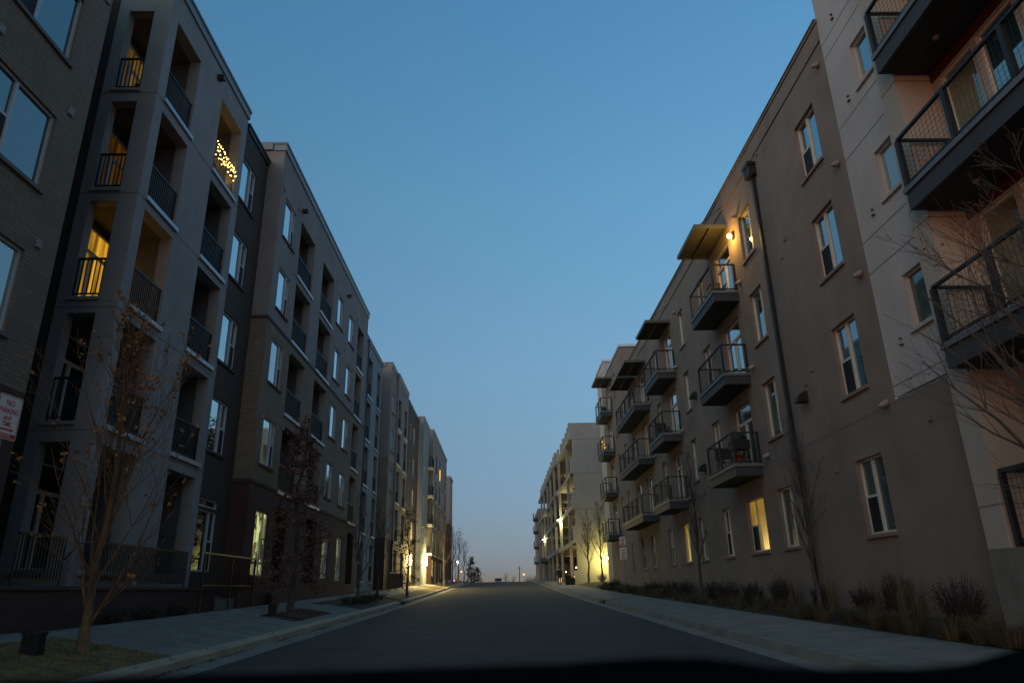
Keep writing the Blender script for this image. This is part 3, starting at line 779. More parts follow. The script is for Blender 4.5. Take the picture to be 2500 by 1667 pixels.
for s in (4.0, 7.05, 10.15, 13.25):
    window(F5, 'L', -8.75, 78.95, 79.9, s, s + 2.2, 'D', 'glass_teal', .04, fm='frame_white', name='patio_door')
    mb = MB(); mb.box(-8.75, -7.62, 78.5, 80.2, s - .28, s - .05); b = part('balcony', mb, 'stucco_pale', F5)
    mb = MB()
    for k in range(9): mb.box(-7.7, -7.66, 78.55 + k * .19, 78.58 + k * .19, s - .05, s + 1.0)
    for k in range(6): mb.box(-8.7 + k * .19, -8.67 + k * .19, 78.53, 78.56, s - .05, s + 1.0)
    mb.box(-7.71, -7.65, 78.52, 80.2, s + 1.0, s + 1.05); mb.box(-8.72, -7.65, 78.52, 78.57, s + 1.0, s + 1.05); r = bpy.data.objects.new('railing', mb.mesh('railing', ['black_metal'], WL[F5.name])); COL.objects.link(r); r.parent = b
G5 = thing('apartment_building', 'long mauve and tan block beyond the corner balconies, orange bulbs on its upper balcony', 'building', base(90, -7.8))
hs = []
for k, (y, w, t) in enumerate(((81.0, 1.3, 'w'), (84.0, 1.8, 'l'), (88.6, 1.8, 'l'), (92.0, 1.4, 'w'), (95.0, 1.3, 'w'), (98.0, 1.6, 'l'))):
    for s in (1.0, 3.95, 7.0, 10.1, 13.2): hs.append((y, y + w, s + (.6 if t == 'w' else 0), s + 2.35, .08 if t == 'w' else .3, t))
for nm, z0, z1, mm in (('wall', 9.95, 17.55, 'stucco_mauve'), ('tan_wall', 3.85, 9.95, 'stucco_tan'), ('base_wall', .3, 3.85, 'brick_red')):
    mb = MB(); wall(mb, 'L', -7.8, 80.2, 100.6, z0, z1, [h[:5] for h in hs], .1, 0, 1); wall(mb, 'E', 80.2, -13, -7.8, z0, z1); mb.quad((-7.8, 100.6, z0), (-13, 100.6, z0), (-13, 100.6, z1), (-7.8, 100.6, z1))
    if nm == 'wall': mb.quad((-7.8, 80.2, 17.2), (-7.8, 100.6, 17.2), (-20, 100.6, 17.2), (-20, 80.2, 17.2))
    part(nm, mb, [mm, 'jamb'], G5)
coping(G5, 'L', -7.8, 80.1, 100.7, 17.5, 17.86); mb = MB(); mb.box(-13, -8.3, 80.1, 80.6, 17.5, 17.86); part('coping', mb, 'coping', G5)
mb = MB(); fbox(mb, 'L', -7.8, 80.2, 100.6, -.05, -.001, 9.88, 10.0); fbox(mb, 'L', -7.8, 80.2, 100.6, -.05, -.001, 3.78, 3.9); part('band_course', mb, 'coping', G5)
for h in hs:
    if h[5] == 'w': window(G5, 'L', -7.8, *h[:4], lay='R', frac=.35, fm=WF, inset=.04)
    else: loggia(G5, 'L', -7.8, *h[:4], jamb=.3, step=.25, rail=h[2] > 3, edge=h[2] > 3)
H6 = thing('apartment_building', 'farthest block of the left row, mauve over dark brick, just past the long one', 'building', base(118, -8.2))
hs = [(115.0, 116.3, s, s + 1.7) for s in (4.6, 7.7, 10.8, 13.9)]
for nm, z0, z1, mm in (('wall', 10.1, 17.3, 'stucco_mauve'), ('base_wall', .8, 10.1, 'brick_red')):
    mb = MB(); wall(mb, 'L', -8.2, 114, 119, z0, z1, hs, .08); wall(mb, 'E', 114, -16, -8.2, z0, z1)
    if nm == 'wall': mb.quad((-8.2, 114, 17), (-8.2, 119, 17), (-16, 119, 17), (-16, 114, 17))
    part(nm, mb, mm, H6)
for h in hs: window(H6, 'L', -8.2, *h, lay='S', fm=WF, inset=.04)
mb = MB(); mb.box(-16, -8.1, 113.9, 119.1, 17.25, 17.6); part('coping', mb, 'coping', H6)

# wall lamps that are lit on the left row
def wall_lamp(bld, side, plane, y, z, watts, col, em, wd=.17, hh=.46):
    mb = MB(); fbox(mb, side, plane, y - wd, y + wd, -.05, -.001, z - hh - .03, z + hh + .03)
    w = part('wall_lamp', mb, 'dark_metal', bld)
    mb = MB(); fbox(mb, side, plane, y - wd * .8, y + wd * .8, -.26, -.055, z - hh, z + hh)  # glass oversized: the lamp's glow is put into its shape
    c = bpy.data.objects.new('lamp_glass', mb.mesh('lamp_glass', [em], WL[bld.name])); COL.objects.link(c); c.parent = w
    p = T(side, plane, y, -.75, z)
    lamp_light('lamp_light', p, watts, col, bld, .25)
wall_lamp(E4, 'L', -8.62, 67.3, 2.8, 1100, (1.0, .74, .26), 'lamp_white')
wall_lamp(F5, 'L', -8.13, 76.8, 3.05, 1300, (1.0, .76, .28), 'lamp_white')

# ------------------------------------------------------------------ right row: brown stucco
R = thing('apartment_building', 'brown stucco apartment building with projecting balconies and a dark downspout', 'building', base(30, 8.66))
RX = 8.66
FC = 'frame_cream'
RW = []                                                      # (a0,a1,z0,z1,layout,frac,pane,frame)
rows = (1.06, 4.40, 7.60, 10.68); hts = (1.74, 1.82, 1.80, 1.76)
def rw(y0, y1, lay, frac, panes):
    for z, h, p in zip(rows, hts, panes):
        if p: RW.append((y0, y1, z, z + h, lay, frac, p))
rw(15.66, 16.92, 'L', .47, ('glass_green', 'glass_teal', 'glass', 'glass'))
rw(20.92, 22.05, 'R', .32, ('glass_green', 'glass_green', 'glass_teal', 'glass_teal'))
rw(30.4, 31.35, 'R', .36, ('glass', 'glass', 'glass', 'glass'))
rw(26.9, 27.95, 'L', .5, ('glass_dim', 'glass', 'glass', 'glass'))
rw(23.3, 25.05, 'L', .40, ('lit_blind', None, None, None))
rw(33.0, 34.4, 'R', .4, ('lit_yellow', None, None, None))
rw(36.4, 37.3, 'L', .5, ('glass_dim', 'glass', 'glass', 'glass'))
rw(40.8, 41.8, 'L', .5, ('glass_dim', None, None, None))
rw(43.6, 44.6, 'L', .5, ('glass_dim', None, None, None))
rw(47.4, 48.2, 'L', .5, ('lit_amber_low', 'glass', 'glass', 'glass'))
RD = []                                                      # balcony doors
FZ = (3.80, 6.92, 10.02)
for (ya, yb) in ((23.35, 25.1), (33.0, 34.6), (40.2, 41.6), (43.4, 44.9)):
    for z in FZ: RD.append((ya, yb, z + .03, z + 2.28))
RD5 = [(53.0, 54.6, z, z + 2.25) for z in (3.75, 6.82, 9.9, 13.0)]
W5 = [(50.0, 51.0, z, z + 1.7) for z in (4.4, 7.5, 10.6, 13.6)]
holes = [h[:4] for h in RW] + RD
mb = MB(); wall(mb, 'R', RX, 14.66, 47.3, -1.0, 13.75, holes, .13)
wall(mb, 'R', RX, 12.0, 14.66, -1.2, 3.78)
mb.quad((RX, 14.66, 13.5), (RX, 47.3, 13.5), (20, 47.3, 13.5), (20, 14.66, 13.5)); mb.quad((20, 14.66, 14), (RX + .01, 14.66, 14), (RX + .01, 14.66, 3.9), (20, 14.66, 3.9))
part('wall', mb, 'stucco_brown', R)
mb = MB(); wall(mb, 'R', RX, 47.3, 57.0, -.6, 16.35, holes + RD5 + W5, .13)
wall(mb, 'E', 47.3, RX, 22, 13.0, 16.35); mb.quad((RX, 57, -.6), (22, 57, -.6), (22, 57, 16.35), (RX, 57, 16.35)); mb.quad((RX, 47.3, 16.1), (RX, 57, 16.1), (22, 57, 16.1), (22, 47.3, 16.1))
part('tall_wall', mb, 'stucco_brown', R)
mb = MB(); wall(mb, 'R', 8.95, 57.0, 61.5, -.3, 18.4); wall(mb, 'E', 57.0, 8.95, 20, 16.35, 18.4); mb.quad((8.95, 57, 18.2), (8.95, 61.5, 18.2), (20, 61.5, 18.2), (20, 57, 18.2)); mb.quad((8.95, 61.5, -.3), (20, 61.5, -.3), (20, 61.5, 18.4), (8.95, 61.5, 18.4)); part('pale_end_wall', mb, 'stucco_pale', R)
mb = MB(); mb.box(8.87, 20, 56.9, 61.6, 18.38, 18.55); part('coping', mb, 'coping_light', R)
c = coping(R, 'R', RX, 14.62, 47.3, 13.62, 14.27, 'stucco_brown', out=.07)
mb = MB(); fbox(mb, 'R', RX, 14.62, 47.3, -.10, .5, 14.275, 14.31); part('coping', mb, 'coping', R)
mb = MB(); fbox(mb, 'R', RX, 47.22, 57.05, -.06, .5, 16.36, 16.55); mb.box(RX + .5, 20, 47.2, 47.8, 16.36, 16.55); part('coping', mb, 'coping_light', R)
for z in (3.70,):
    mb = MB(); fbox(mb, 'R', RX, 12.0, 47.3, -.004, -.001, z - .014, z + .014); part('control_joint', mb, 'joint', R)
for h in RW: window(R, 'R', RX, *h[:4], lay=h[4], frac=h[5], pane=h[6], inset=.10, fm=FC, sill='stucco_brown')
for i, h in enumerate(RD): window(R, 'R', RX, *h, lay='D', pane='lit_amber_low' if (abs(h[0] - 40.2) < .1 and abs(h[2] - 6.95) < .1) else ('glass' if h[2] > 5 else 'glass_dim'), inset=.08, fm=FC, name='patio_door')
for h in RD5: window(R, 'R', RX, *h, lay='D', pane='glass', inset=.08, fm=FC, name='patio_door')
for h in W5: window(R, 'R', RX, *h, lay='L', frac=.5, pane='glass', inset=.10, fm=FC, sill='stucco_brown')

def wires(mb, a0, a1, fixed, axis, z0, z1, sa=.10, sz=.10, r=.0025):
    """welded wire mesh panel; axis 'y' runs along the street at x=fixed, 'x' across at y=fixed"""
    n = max(1, round((a1 - a0) / sa)); k = max(1, round((z1 - z0) / sz))
    for i in range(1, n):
        a = a0 + (a1 - a0) * i / n
        if axis == 'y': mb.box(fixed - r, fixed + r, a - r, a + r, z0, z1, skip='tb')
        else: mb.box(a - r, a + r, fixed - r, fixed + r, z0, z1, skip='tb')
    for j in range(1, k):
        z = z0 + (z1 - z0) * j / k
        if axis == 'y': mb.box(fixed - 2 * r, fixed - r * .9, a0, a1, z - r, z + r, skip='ns')
        else: mb.box(a0, a1, fixed - 2 * r, fixed - r * .9, z - r, z + r, skip='ew')

def balcony(bld, xo, y0, y1, zt, nb, wall_x=RX, th=.40, mesh=.12, rh=1.07, post=.035):
    mb = MB()
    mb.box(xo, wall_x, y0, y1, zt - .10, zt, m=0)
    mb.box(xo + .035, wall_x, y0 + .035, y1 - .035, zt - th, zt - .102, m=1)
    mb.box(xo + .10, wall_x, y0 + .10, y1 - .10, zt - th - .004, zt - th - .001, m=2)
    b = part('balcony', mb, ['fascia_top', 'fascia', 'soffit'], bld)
    r = MB(); xi = xo + .07; ya, yb = y0 + .08, y1 - .08
    z0, z1 = zt + .06, zt + rh
    r.box(xi - .035, xi + .035, ya, yb, z1 - .05, z1); r.box(xi - .02, xi + .02, ya, yb, z0, z0 + .045)
    for y in (ya, yb):
        r.box(xi + .036, wall_x, y - .03, y + .03, z1 - .05, z1); r.box(xi + .021, wall_x, y - .02, y + .02, z0, z0 + .045)
        r.box(wall_x - .08, wall_x - .005, y - .029, y + .029, zt, z1 - .051)
    for k in range(nb + 1):
        y = ya + (yb - ya) * k / nb; r.box(xi - post, xi + post, y - post, y + post, zt, z1 - .051)
    wires(r, ya, yb, xi, 'y', z0, z1 - .05, mesh, mesh); wires(r, xi, wall_x, ya, 'x', z0, z1 - .05, mesh, mesh); wires(r, xi, wall_x, yb, 'x', z0, z1 - .05, mesh, mesh)
    o = bpy.data.objects.new('railing', r.mesh('railing', ['dark_metal'], WL[bld.name])); COL.objects.link(o); o.parent = b
    return b
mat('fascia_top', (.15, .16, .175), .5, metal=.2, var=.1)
for (ya, yb, nb) in ((22.9, 26.0, 2), (32.55, 35.85, 2), (39.0, 45.4, 4)):
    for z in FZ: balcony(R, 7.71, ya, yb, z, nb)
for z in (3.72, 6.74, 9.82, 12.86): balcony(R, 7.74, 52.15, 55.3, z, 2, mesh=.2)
def canopy(bld, xo, y0, y1, zt, wx=RX):
    mb = MB(); mb.box(xo, xo + .05, y0, y1, zt - .15, zt); mb.box(xo + .05, wx, y0, y0 + .05, zt - .15, zt); mb.box(xo + .05, wx, y1 - .05, y1, zt - .15, zt)
    mb.box(xo + .05, wx, y0 + .05, y1 - .05, zt - .03, zt - .005)
    n = 26
    for k in range(n):
        y = y0 + .06 + (y1 - y0 - .14) * k / n
        mb.box(xo + .05, wx, y, y + .03, zt - .075, zt - .031)
    xm = (xo + wx) / 2
    mb.box(xm - .03, xm + .03, y0 + .05, y1 - .05, zt - .14, zt - .076); mb.box(wx - .07, wx - .01, y0 + .05, y1 - .05, zt - .14, zt - .076)
    c = part('canopy', mb, 'canopy_metal', bld)
    t = MB()
    for y in (y0 + .1, y1 - .1): t.tube([(xo + .2, y, zt), (wx, y, zt + .85)], .012, 5)
    o = bpy.data.objects.new('tie_rod', t.mesh('tie_rod', ['dark_metal'], WL[bld.name])); COL.objects.link(o); o.parent = c
for ya, yb, z in ((23.15, 25.85, 12.85), (32.75, 35.35, 12.75), (39.15, 42.0, 12.72), (42.3, 45.3, 12.68), (51.45, 54.1, 15.36)): canopy(R, 7.4, ya, yb, z)
# downspout with its conductor head
mb = MB(); mb.box(RX - .12, RX - .02, 20.0, 20.14, -.25, 12.9); dsp = part('downspout', mb, 'dark_metal', R)
mb = MB(); mb.box(RX - .26, RX - .01, 19.84, 20.30, 12.9, 13.25); mb.box(RX - .30, RX - .008, 19.80, 20.34, 13.25, 13.36)
o = bpy.data.objects.new('conductor_head', mb.mesh('conductor_head', ['dark_metal'], WL[R.name])); COL.objects.link(o); o.parent = dsp
def cone_vent(y, z, x=RX, bld=None):
    mb = MB(); mb.lathe((0, 0, 0), [(.02, .0), (.05, .03), (.075, .09), (.085, .16), (.09, .2)], 10)
    # turn the lathe so that it points out of the wall
    mb.v = [(x - .21 + p[2], y + p[0], z + p[1] - (.2 - p[2]) * .35) for p in mb.v]
    part('vent_cap', mb, 'vent_tan', bld or R, smooth=True)
for y, z in ((14.98, 10.02), (14.98, 6.95), (15.0, 3.78), (22.6, 10.2), (22.5, 7.0), (22.3, 3.95), (32.2, 10.1), (32.2, 6.95), (32.2, 3.8), (38.6, 10.0), (38.7, 6.9), (22.1, 12.6), (31.6, 12.7), (14.98, 13.1)): cone_vent(y, z)
for y, z in ((18.6, 9.8), (19.0, 9.4), (18.3, 5.6), (18.8, 5.35), (19.6, 13.5), (20.9, 13.55), (17.9, 2.75), (26.4, 8.7), (29.2, 8.5), (29.4, 5.4), (13.6, 3.1)):
    mb = MB(); fbox(mb, 'R', RX, y - .045, y + .045, -.05, -.002, z - .06, z + .06); part('vent_cap', mb, 'stucco_brown', R)
def scoop(y, z):
    mb = MB(); n = 7
    pr = [(RX - .01 - .30 * math.sin(math.pi / 2 * k / n), z + .30 * math.cos(math.pi / 2 * k / n) - .12) for k in range(n + 1)]
    for k in range(n): mb.quad((pr[k][0], y - .13, pr[k][1]), (pr[k + 1][0], y - .13, pr[k + 1][1]), (pr[k + 1][0], y + .13, pr[k + 1][1]), (pr[k][0], y + .13, pr[k][1]))
    for s in (-.13, .13): mb.quad(*[(p[0], y + s, p[1]) for p in pr], (RX - .01, y + s, z - .12))
    mb.quad((RX - .31, y - .13, z - .13), (RX - .31, y + .13, z - .13), (RX - .01, y + .13, z - .13), (RX - .01, y - .13, z - .13))
    part('wall_lamp', mb, 'dark_metal', R)
for y, z in ((18.95, 4.95), (29.4, 4.7), (29.6, 7.9)): scoop(y, z)
# the lit wall lamp under the first canopy
mb = MB(); mb.box(RX - .05, RX - .001, 22.58, 22.74, 11.95, 12.25); wlp = part('wall_lamp', mb, 'dark_metal', R)
mb = MB(); mb.ball((RX - .16, 22.66, 12.07), .085, 10, sz=1.2); o = bpy.data.objects.new('lamp_glass', mb.mesh('lamp_glass', ['lamp_warm'], WL[R.name], True)); COL.objects.link(o); o.parent = wlp
lamp_light('lamp_light', (RX - .45, 22.75, 12.0), 80, (1.0, .55, .10), R, .10)

# ------------------------------------------------------------------ nearest building on the right: pale stucco, big balconies
N = thing('apartment_building', 'pale grey and beige building at the right edge with deep mesh-railed balconies', 'building', base(9, 8.4))
gw = [(12.25, 13.5, z, z + 1.2) for z in (4.98, 8.07, 11.14)] + [(12.25, 13.5, 14.2, 15.4)]
mb = MB(); wall(mb, 'R', RX - .005, 11.75, 14.66, 3.80, 18.5, gw, .12)
mb.quad((RX - .005, 14.66, 3.8), (20, 14.66, 3.8), (20, 14.66, 18.5), (RX - .005, 14.66, 18.5)); mb.quad((RX, -8, 18.3), (RX, 14.66, 18.3), (20, 14.66, 18.3), (20, -8, 18.3))
part('wall', mb, 'stucco_light', N)
for z in (4.05, 6.75, 7.55, 9.85, 10.75, 12.95, 13.4):
    mb = MB(); fbox(mb, 'R', RX - .005, 11.8, 14.66, -.004, -.001, z - .010, z + .010); part('control_joint', mb, 'joint', N)
for h, p in zip(gw, ('glass_green', 'glass_blind_pale', 'glass', 'glass')): window(N, 'R', RX - .005, *h, lay='S', pane=p, inset=.08, fm=FC, sill='stucco_light')
for y, z in ((13.95, 11.1), (13.98, 7.95), (13.98, 4.8), (13.9, 13.6)):
    mb = MB(); fbox(mb, 'R', RX - .005, y - .05, y + .05, -.05, -.002, z - .012, z + .012); fbox(mb, 'R', RX - .005, y - .03, y + .03, -.05, -.002, z + .13, z + .15); part('vent_cap', mb, 'grey_metal', N)
FX = 7.97
mb = MB(); wall(mb, 'R', FX, 11.25, 11.78, -.95, 18.5); wall(mb, 'E', 11.25, FX, 8.72, -.95, 18.5); mb.quad((FX, 11.78, -.95), (RX, 11.78, -.95), (RX, 11.78, 18.5), (FX, 11.78, 18.5))
part('fin_wall', mb, 'stucco_beige', N)
for z in (3.72, 6.72, 9.42, 6.35, 1.15):
    mb = MB(); fbox(mb, 'R', FX, 11.25, 11.78, -.004, -.001, z - .01, z + .01); mb.box(FX - .003, 8.7, 11.246, 11.249, z - .01, z + .01); part('control_joint', mb, 'joint', N)
WN = []
NZ = (3.84, 6.91, 10.0, 13.1)
for z in NZ:
    for (ya, yb) in ((10.08, 11.0), (9.0, 9.94), (7.6, 8.86), (6.3, 7.46), (4.9, 6.16), (3.6, 4.76)): WN.append((ya, yb, z + .03, z + 2.38))
mb = MB(); wall(mb, 'R', 8.7, -8, 11.25, 2.6, 18.5, WN, .06); part('back_wall', mb, 'stucco_beige', N)
for z in NZ:
    mb = MB(); fbox(mb, 'R', 8.7, -8, 11.24, -.02, -.001, z + 2.42, z + 2.66); part('red_panel', mb, 'panel_red', N)
for h in WN:
    p = 'glass_blind' if abs(h[0] - 10.08) < .1 else ('glass_teal' if h[2] > 5 else 'glass_green')
    window(N, 'R', 8.7, *h, lay='S', pane=p, inset=.03, fm=FC, name='patio_door')
def big_balcony(zt):
    b = balcony(N, 7.6, -2.0, 11.24, zt, 9, wall_x=8.68, th=.45, mesh=.11, post=.045)
    for y in (10.2, 8.4, 6.4):
        mb = MB(); mb.lathe((8.2, y, zt - .50), [(.055, .046), (.06, .02), (.05, 0)], 10)
        o = bpy.data.objects.new('ceiling_lamp', mb.mesh('ceiling_lamp', ['jamb'], WL[N.name])); COL.objects.link(o); o.parent = b
for z in NZ: big_balcony(z)
# ground floor terrace behind a concrete wall
mb = MB(); wall(mb, 'R', FX - .004, -8, 11.79, -1.2, .48); mb.quad((FX - .004, -8, .48), (FX - .004, 11.25, .48), (8.7, 11.25, .48), (8.7, -8, .48)); mb.quad((FX - .004, 11.79, -1.2), (8.7, 11.79, -1.2), (8.7, 11.79, .48), (FX - .004, 11.79, .48)); part('terrace_wall', mb, 'concrete', N)
mb = MB(); wall(mb, 'R', 8.7, -8, 11.25, .48, 2.6, [(9.2, 10.9, .5, 2.5)], .06); part('ground_wall', mb, 'stucco_light', N)
window(N, 'R', 8.7, 9.2, 10.9, .5, 2.5, 'D', 'glass_dim', .03, fm='grey_metal', name='patio_door')
mb = MB(); mb.box(8.5, 8.66, 8.0, 9.6, .9, 1.75); part('red_panel', mb, 'panel_red', N)
r = MB(); r.box(FX + .02, FX + .09, 2, 11.15, 1.62, 1.69); r.box(FX + .03, FX + .08, 2, 11.15, .54, .60)
for k in range(7): r.box(FX + .015, FX + .095, 11.15 - k * 1.5 - .08, 11.15 - k * 1.5, .481, 1.619)
r.box(FX + .096, 8.6, 11.08, 11.15, 1.62, 1.69)
wires(r, 2, 11.15, FX + .055, 'y', .6, 1.62, .11, .11); part('railing', r, 'dark_metal', N)

# ------------------------------------------------------------------ parking garage
Gg = thing('parking_garage', 'open concrete parking garage with columns rising past its roof line', 'garage', base(80, 7.35))
PX = 7.35
# end wall with notched openings at its street corner
nt = [(PX, 7.62, 13.25, 15.15), (PX, 7.56, 9.55, 11.5), (PX, 7.50, 5.9, 7.8), (PX + .03, 7.45, 1.7, 4.4)]
mb = MB()
NO = [(PX - .1, 7.70, 13.25, 15.15), (PX - .1, 7.68, 9.55, 11.5), (PX - .1, 7.66, 5.9, 7.8), (PX - .1, 7.64, 1.75, 4.42)]
wall(mb, 'E', 74.0, PX, 26, .2, 16.95, NO, .35)
mb.quad((PX, 74.0, 15.15), (PX, 74.0, 16.95), (PX, 74.6, 16.95), (PX, 74.6, 15.15))
for a, b in ((11.5, 13.25), (7.8, 9.55), (4.42, 5.9), (.2, 1.75)): mb.quad((PX, 74.35, a), (PX, 74.0, a), (PX, 74.0, b), (PX, 74.35, b))
mb.quad((PX, 74, 16.95), (26, 74, 16.95), (26, 74.4, 16.95), (PX, 74.4, 16.95))
part('end_wall', mb, 'garage_wall', Gg)
for z in (15.16, 11.5, 7.82, 4.42):
    mb = MB(); mb.box(PX + .3, 26, 73.994, 73.999, z - .02, z + .02); part('control_joint', mb, 'joint', Gg)
def facx(y):                                                # street face steps out towards the road
    return float(np.interp(y, [74, 87, 91, 140], [7.35, 7.30, 6.95, 6.95]))
ys = [74.36, 80, 87, 91, 100, 110, 120, 133]
for z0, z1 in ((15.15, 15.65), (11.3, 11.75), (7.80, 8.3), (4.25, 4.75)):
    mb = MB()
    for a, b in zip(ys[:-1], ys[1:]):
        xa, xb = facx(a), facx(b)
        mb.quad((xa, b * 0 + a, z0), (xa, a, z1), (xb, b, z1), (xb, b, z0))
        mb.quad((xa, a, z0), (xb, b, z0), (24, b, z0 + .0), (24, a, z0 + .0)); mb.quad((xa, a, z1), (24, a, z1), (24, b, z1), (xb, b, z1))
    part('floor_slab', mb, 'garage_frame', Gg)
for y in (78.7, 88.5, 94.0, 102.0, 109.0, 118.0, 126.0):
    x = facx(y) + .03
    mb = MB(); mb.box(x, x + .30, y - .22, y + .22, .3, 16.8); part('column', mb, 'garage_frame', Gg)
for y in (76.2, 82.0, 85.2, 91.2, 98.0, 105.5, 113.5, 122.0):
    x = facx(y) + .03
    mb = MB(); mb.box(x, x + .42, y - .3, y + .3, 15.651, 16.85); part('column', mb, 'garage_frame', Gg)
mb = MB(); mb.quad((12, 75, .6), (12, 133, 1.2), (12, 133, 15), (12, 75, 15)); part('inner_wall', mb, 'garage_wall', Gg)
for z in (15.66, 11.76, 8.31, 4.76):                          # cable guard rails / spandrel walls behind the edge
    mb = MB(); 
    for k in range(4): mb.tube([(facx(y) + .45, y, z + .25 + .22 * k) for y in ys], .015, 4)
    part('guard_cable', mb, 'grey_metal', Gg)
for y0, z in ((77, 8.3), (90, 11.75), (77.5, 11.75), (92, 8.3), (100, 4.75)):
    mb = MB(); mb.tube([(8.6, y0, z + .1), (8.6, y0 + 7, z + 3.0)], .12, 6); part('ramp_brace', mb, 'garage_frame', Gg)
def flood(y, z, watts, em='lamp_green', x=None):
    x = x or facx(y) - .02
    mb = MB(); mb.box(x - .32, x + .1, y - .16, y + .16, z, z + .12); f = part('floodlight', mb, 'dark_metal', Gg)
    mb = MB(); mb.box(x - .30, x - .02, y - .14, y + .14, z - .05, z - .002); o = bpy.data.objects.new('lamp_glass', mb.mesh('lamp_glass', [em], WL[Gg.name])); COL.objects.link(o); o.parent = f
    lamp_light('lamp_light', (x - .28, y - .25, z - .12), watts, (1.0, .88, .38), Gg, .12)
flood(88.2, 8.0, 600); flood(118, 7.7, 500)
# wall lamp low on the end wall
mb = MB(); mb.box(10.55, 10.95, 73.7, 73.99, 2.75, 3.05); wp = part('wall_lamp', mb, 'dark_metal', Gg)
mb = MB(); mb.box(10.57, 10.93, 73.64, 73.695, 2.72, 3.03); o = bpy.data.objects.new('lamp_glass', mb.mesh('lamp_glass', ['lamp_green'], WL[Gg.name])); COL.objects.link(o); o.parent = wp
lamp_light('lamp_light', (10.5, 72.9, 2.75), 560, (1.0, .85, .20), Gg, .15)
# low amber lights just inside the ground floor
for (x, y, z, w) in ((7.75, 76.4, 2.1, 40), (8.6, 81.0, 2.4, 30), (7.9, 90.5, 2.0, 40), (8.6, 78.0, 2.9, 30)):
    mb = MB(); mb.ball((x, y, z), .06, 8); part('bulkhead_lamp', mb, 'lamp_warm', Gg)
    lamp_light('lamp_light', (x - .12, y - .1, z - .05), w, (1.0, .62, .25), Gg, .06)
for (y, z) in ((78.5, 9.9), (79.2, 13.6), (86.5, 13.0), (97, 10.3), (101, 7.3)):
    mb = MB(); mb.box(8.4, 8.52, y - .05, y + .05, z, z + .1); part('exit_light', mb, 'lamp_red', Gg)
mb = MB(); mb.box(PX + .02, 7.62, 74.30, 74.6, .3, .95); part('parapet', mb, 'garage_wall', Gg)
mb = MB(); mb.box(PX - .02, 7.62, 74.02, 74.06, .98, 1.72); part('glowing_barrier', mb, 'glowing_barrier', Gg)  # barrier glows in place of the lamplight falling on it
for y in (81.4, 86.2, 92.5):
    mb = MB(); mb.box(facx(y) + .2, facx(y) + .9, y, y + .06, .75, 1.35); part('glowing_barrier', mb, 'glowing_barrier', Gg)  # smaller barriers, glowing the same way
mb = MB(); mb.box(5.9, 7.2, 112, 118, 4.0, 4.25); mb.box(5.9, 5.98, 112, 118, 4.25, 4.6); mb.box(5.98, 7.2, 112, 112.08, 4.25, 4.6); part('canopy', mb, 'grey_metal', Gg)
# ceiling battens lit inside each deck
for z in (4.1, 7.65, 11.15):
    mb = MB()
    for y in (79, 86, 96, 106): mb.box(9.3, 9.45, y, y + 1.2, z - .06, z - .001)
    part('ceiling_batten', mb, 'garage_wall', Gg)
for (y, z) in ((82, 3.6), (82, 7.2), (84, 10.7), (96, 7.2), (98, 10.7), (100, 3.8), (84, 14.4), (100, 14.4)):
    lamp_light('lamp_light', (9.4, y, z), 26, (1.0, .74, .28), Gg, .3)

# --- last building on the right
K = thing('apartment_building', 'dark far building past the garage with small projecting balconies', 'building', base(140, 7.6))
mb = MB(); hs = [(139, 140.2, z, z + 1.6) for z in (4.5, 7.6, 10.7)]
wall(mb, 'R', 7.0, 136, 152, .8, 14.6, hs, .1); wall(mb, 'E', 136, 7.0, 18, .8, 14.6); part('wall', mb, 'stucco_brown', K)
for h in hs: window(K, 'R', 7.0, *h, lay='S', fm=FC)
for z in (4.6, 7.4, 10.2, 12.6):
    mb = MB(); mb.box(6.2, 7.0, 137, 141, z, z + .3); mb.box(6.2, 6.25, 137, 141, z + .3, z + 1.3); part('balcony', mb, 'dark_metal', K)

# ------------------------------------------------------------------ trees
def rnd_dir(r, d, ang):
    """d bent by about ang radians in a random direction"""
    a = r.uniform(0, 2 * math.pi); u = d.cross(Vector((.31, .77, .55))).normalized(); v = d.cross(u)
    return (d * math.cos(ang) + (u * math.cos(a) + v * math.sin(a)) * math.sin(ang)).normalized()

def grow(mb, r, p, d, length, rad, lvl, up, tips, nb=(5, 5, 4), ang=.55, n=5, wig=.10, minr=.0025):
    segs = 5 if lvl < 2 else 3
    pts, rads = [p.copy()], [rad]; q = p.copy(); dd = d.copy()
    for k in range(segs):
        dd = (dd + Vector((r.gauss(0, wig), r.gauss(0, wig), r.gauss(0, wig))) + Vector((0, 0, up))).normalized()
        q = q + dd * (length / segs); pts.append(q.copy()); rads.append(max(minr, rad * (1 - .82 * (k + 1) / segs)))
    mb.tube(pts, rads, n if lvl < 2 else 3, cap=False)
    if lvl >= len(nb):
        tips.append((pts[-1], dd)); tips.append((pts[-2], dd)); return
    for k in range(nb[lvl]):
        t = r.uniform(.18, .98) if lvl else r.uniform(.12, .97)
        i = min(int(t * segs), segs - 1); f = t * segs - i
        bp = pts[i].lerp(pts[i + 1], f); br = (rads[i] * (1 - f) + rads[i + 1] * f)
        bd = rnd_dir(r, (pts[i + 1] - pts[i]).normalized(), ang * r.uniform(.65, 1.25))
        grow(mb, r, bp, bd, length * r.uniform(.34, .58) * (1.1 - .35 * t), max(minr, br * r.uniform(.45, .7)), lvl + 1, up, tips, nb, ang, n, wig, minr)

def leaf(mb, r, p, s, m=0):
    a = r.uniform(0, 6.28); e = r.uniform(-.9, .9); u = Vector((math.cos(a) * math.cos(e), math.sin(a) * math.cos(e), math.sin(e))) * s
    v = u.cross(Vector((r.gauss(0, 1), r.gauss(0, 1), r.gauss(0, 1)))).normalized() * s * .55
    k = u.cross(v).normalized() * s * .25
    mb.quad(p, p + u * .5 + v + k, p + u, p + u * .5 - v + k, m=m)

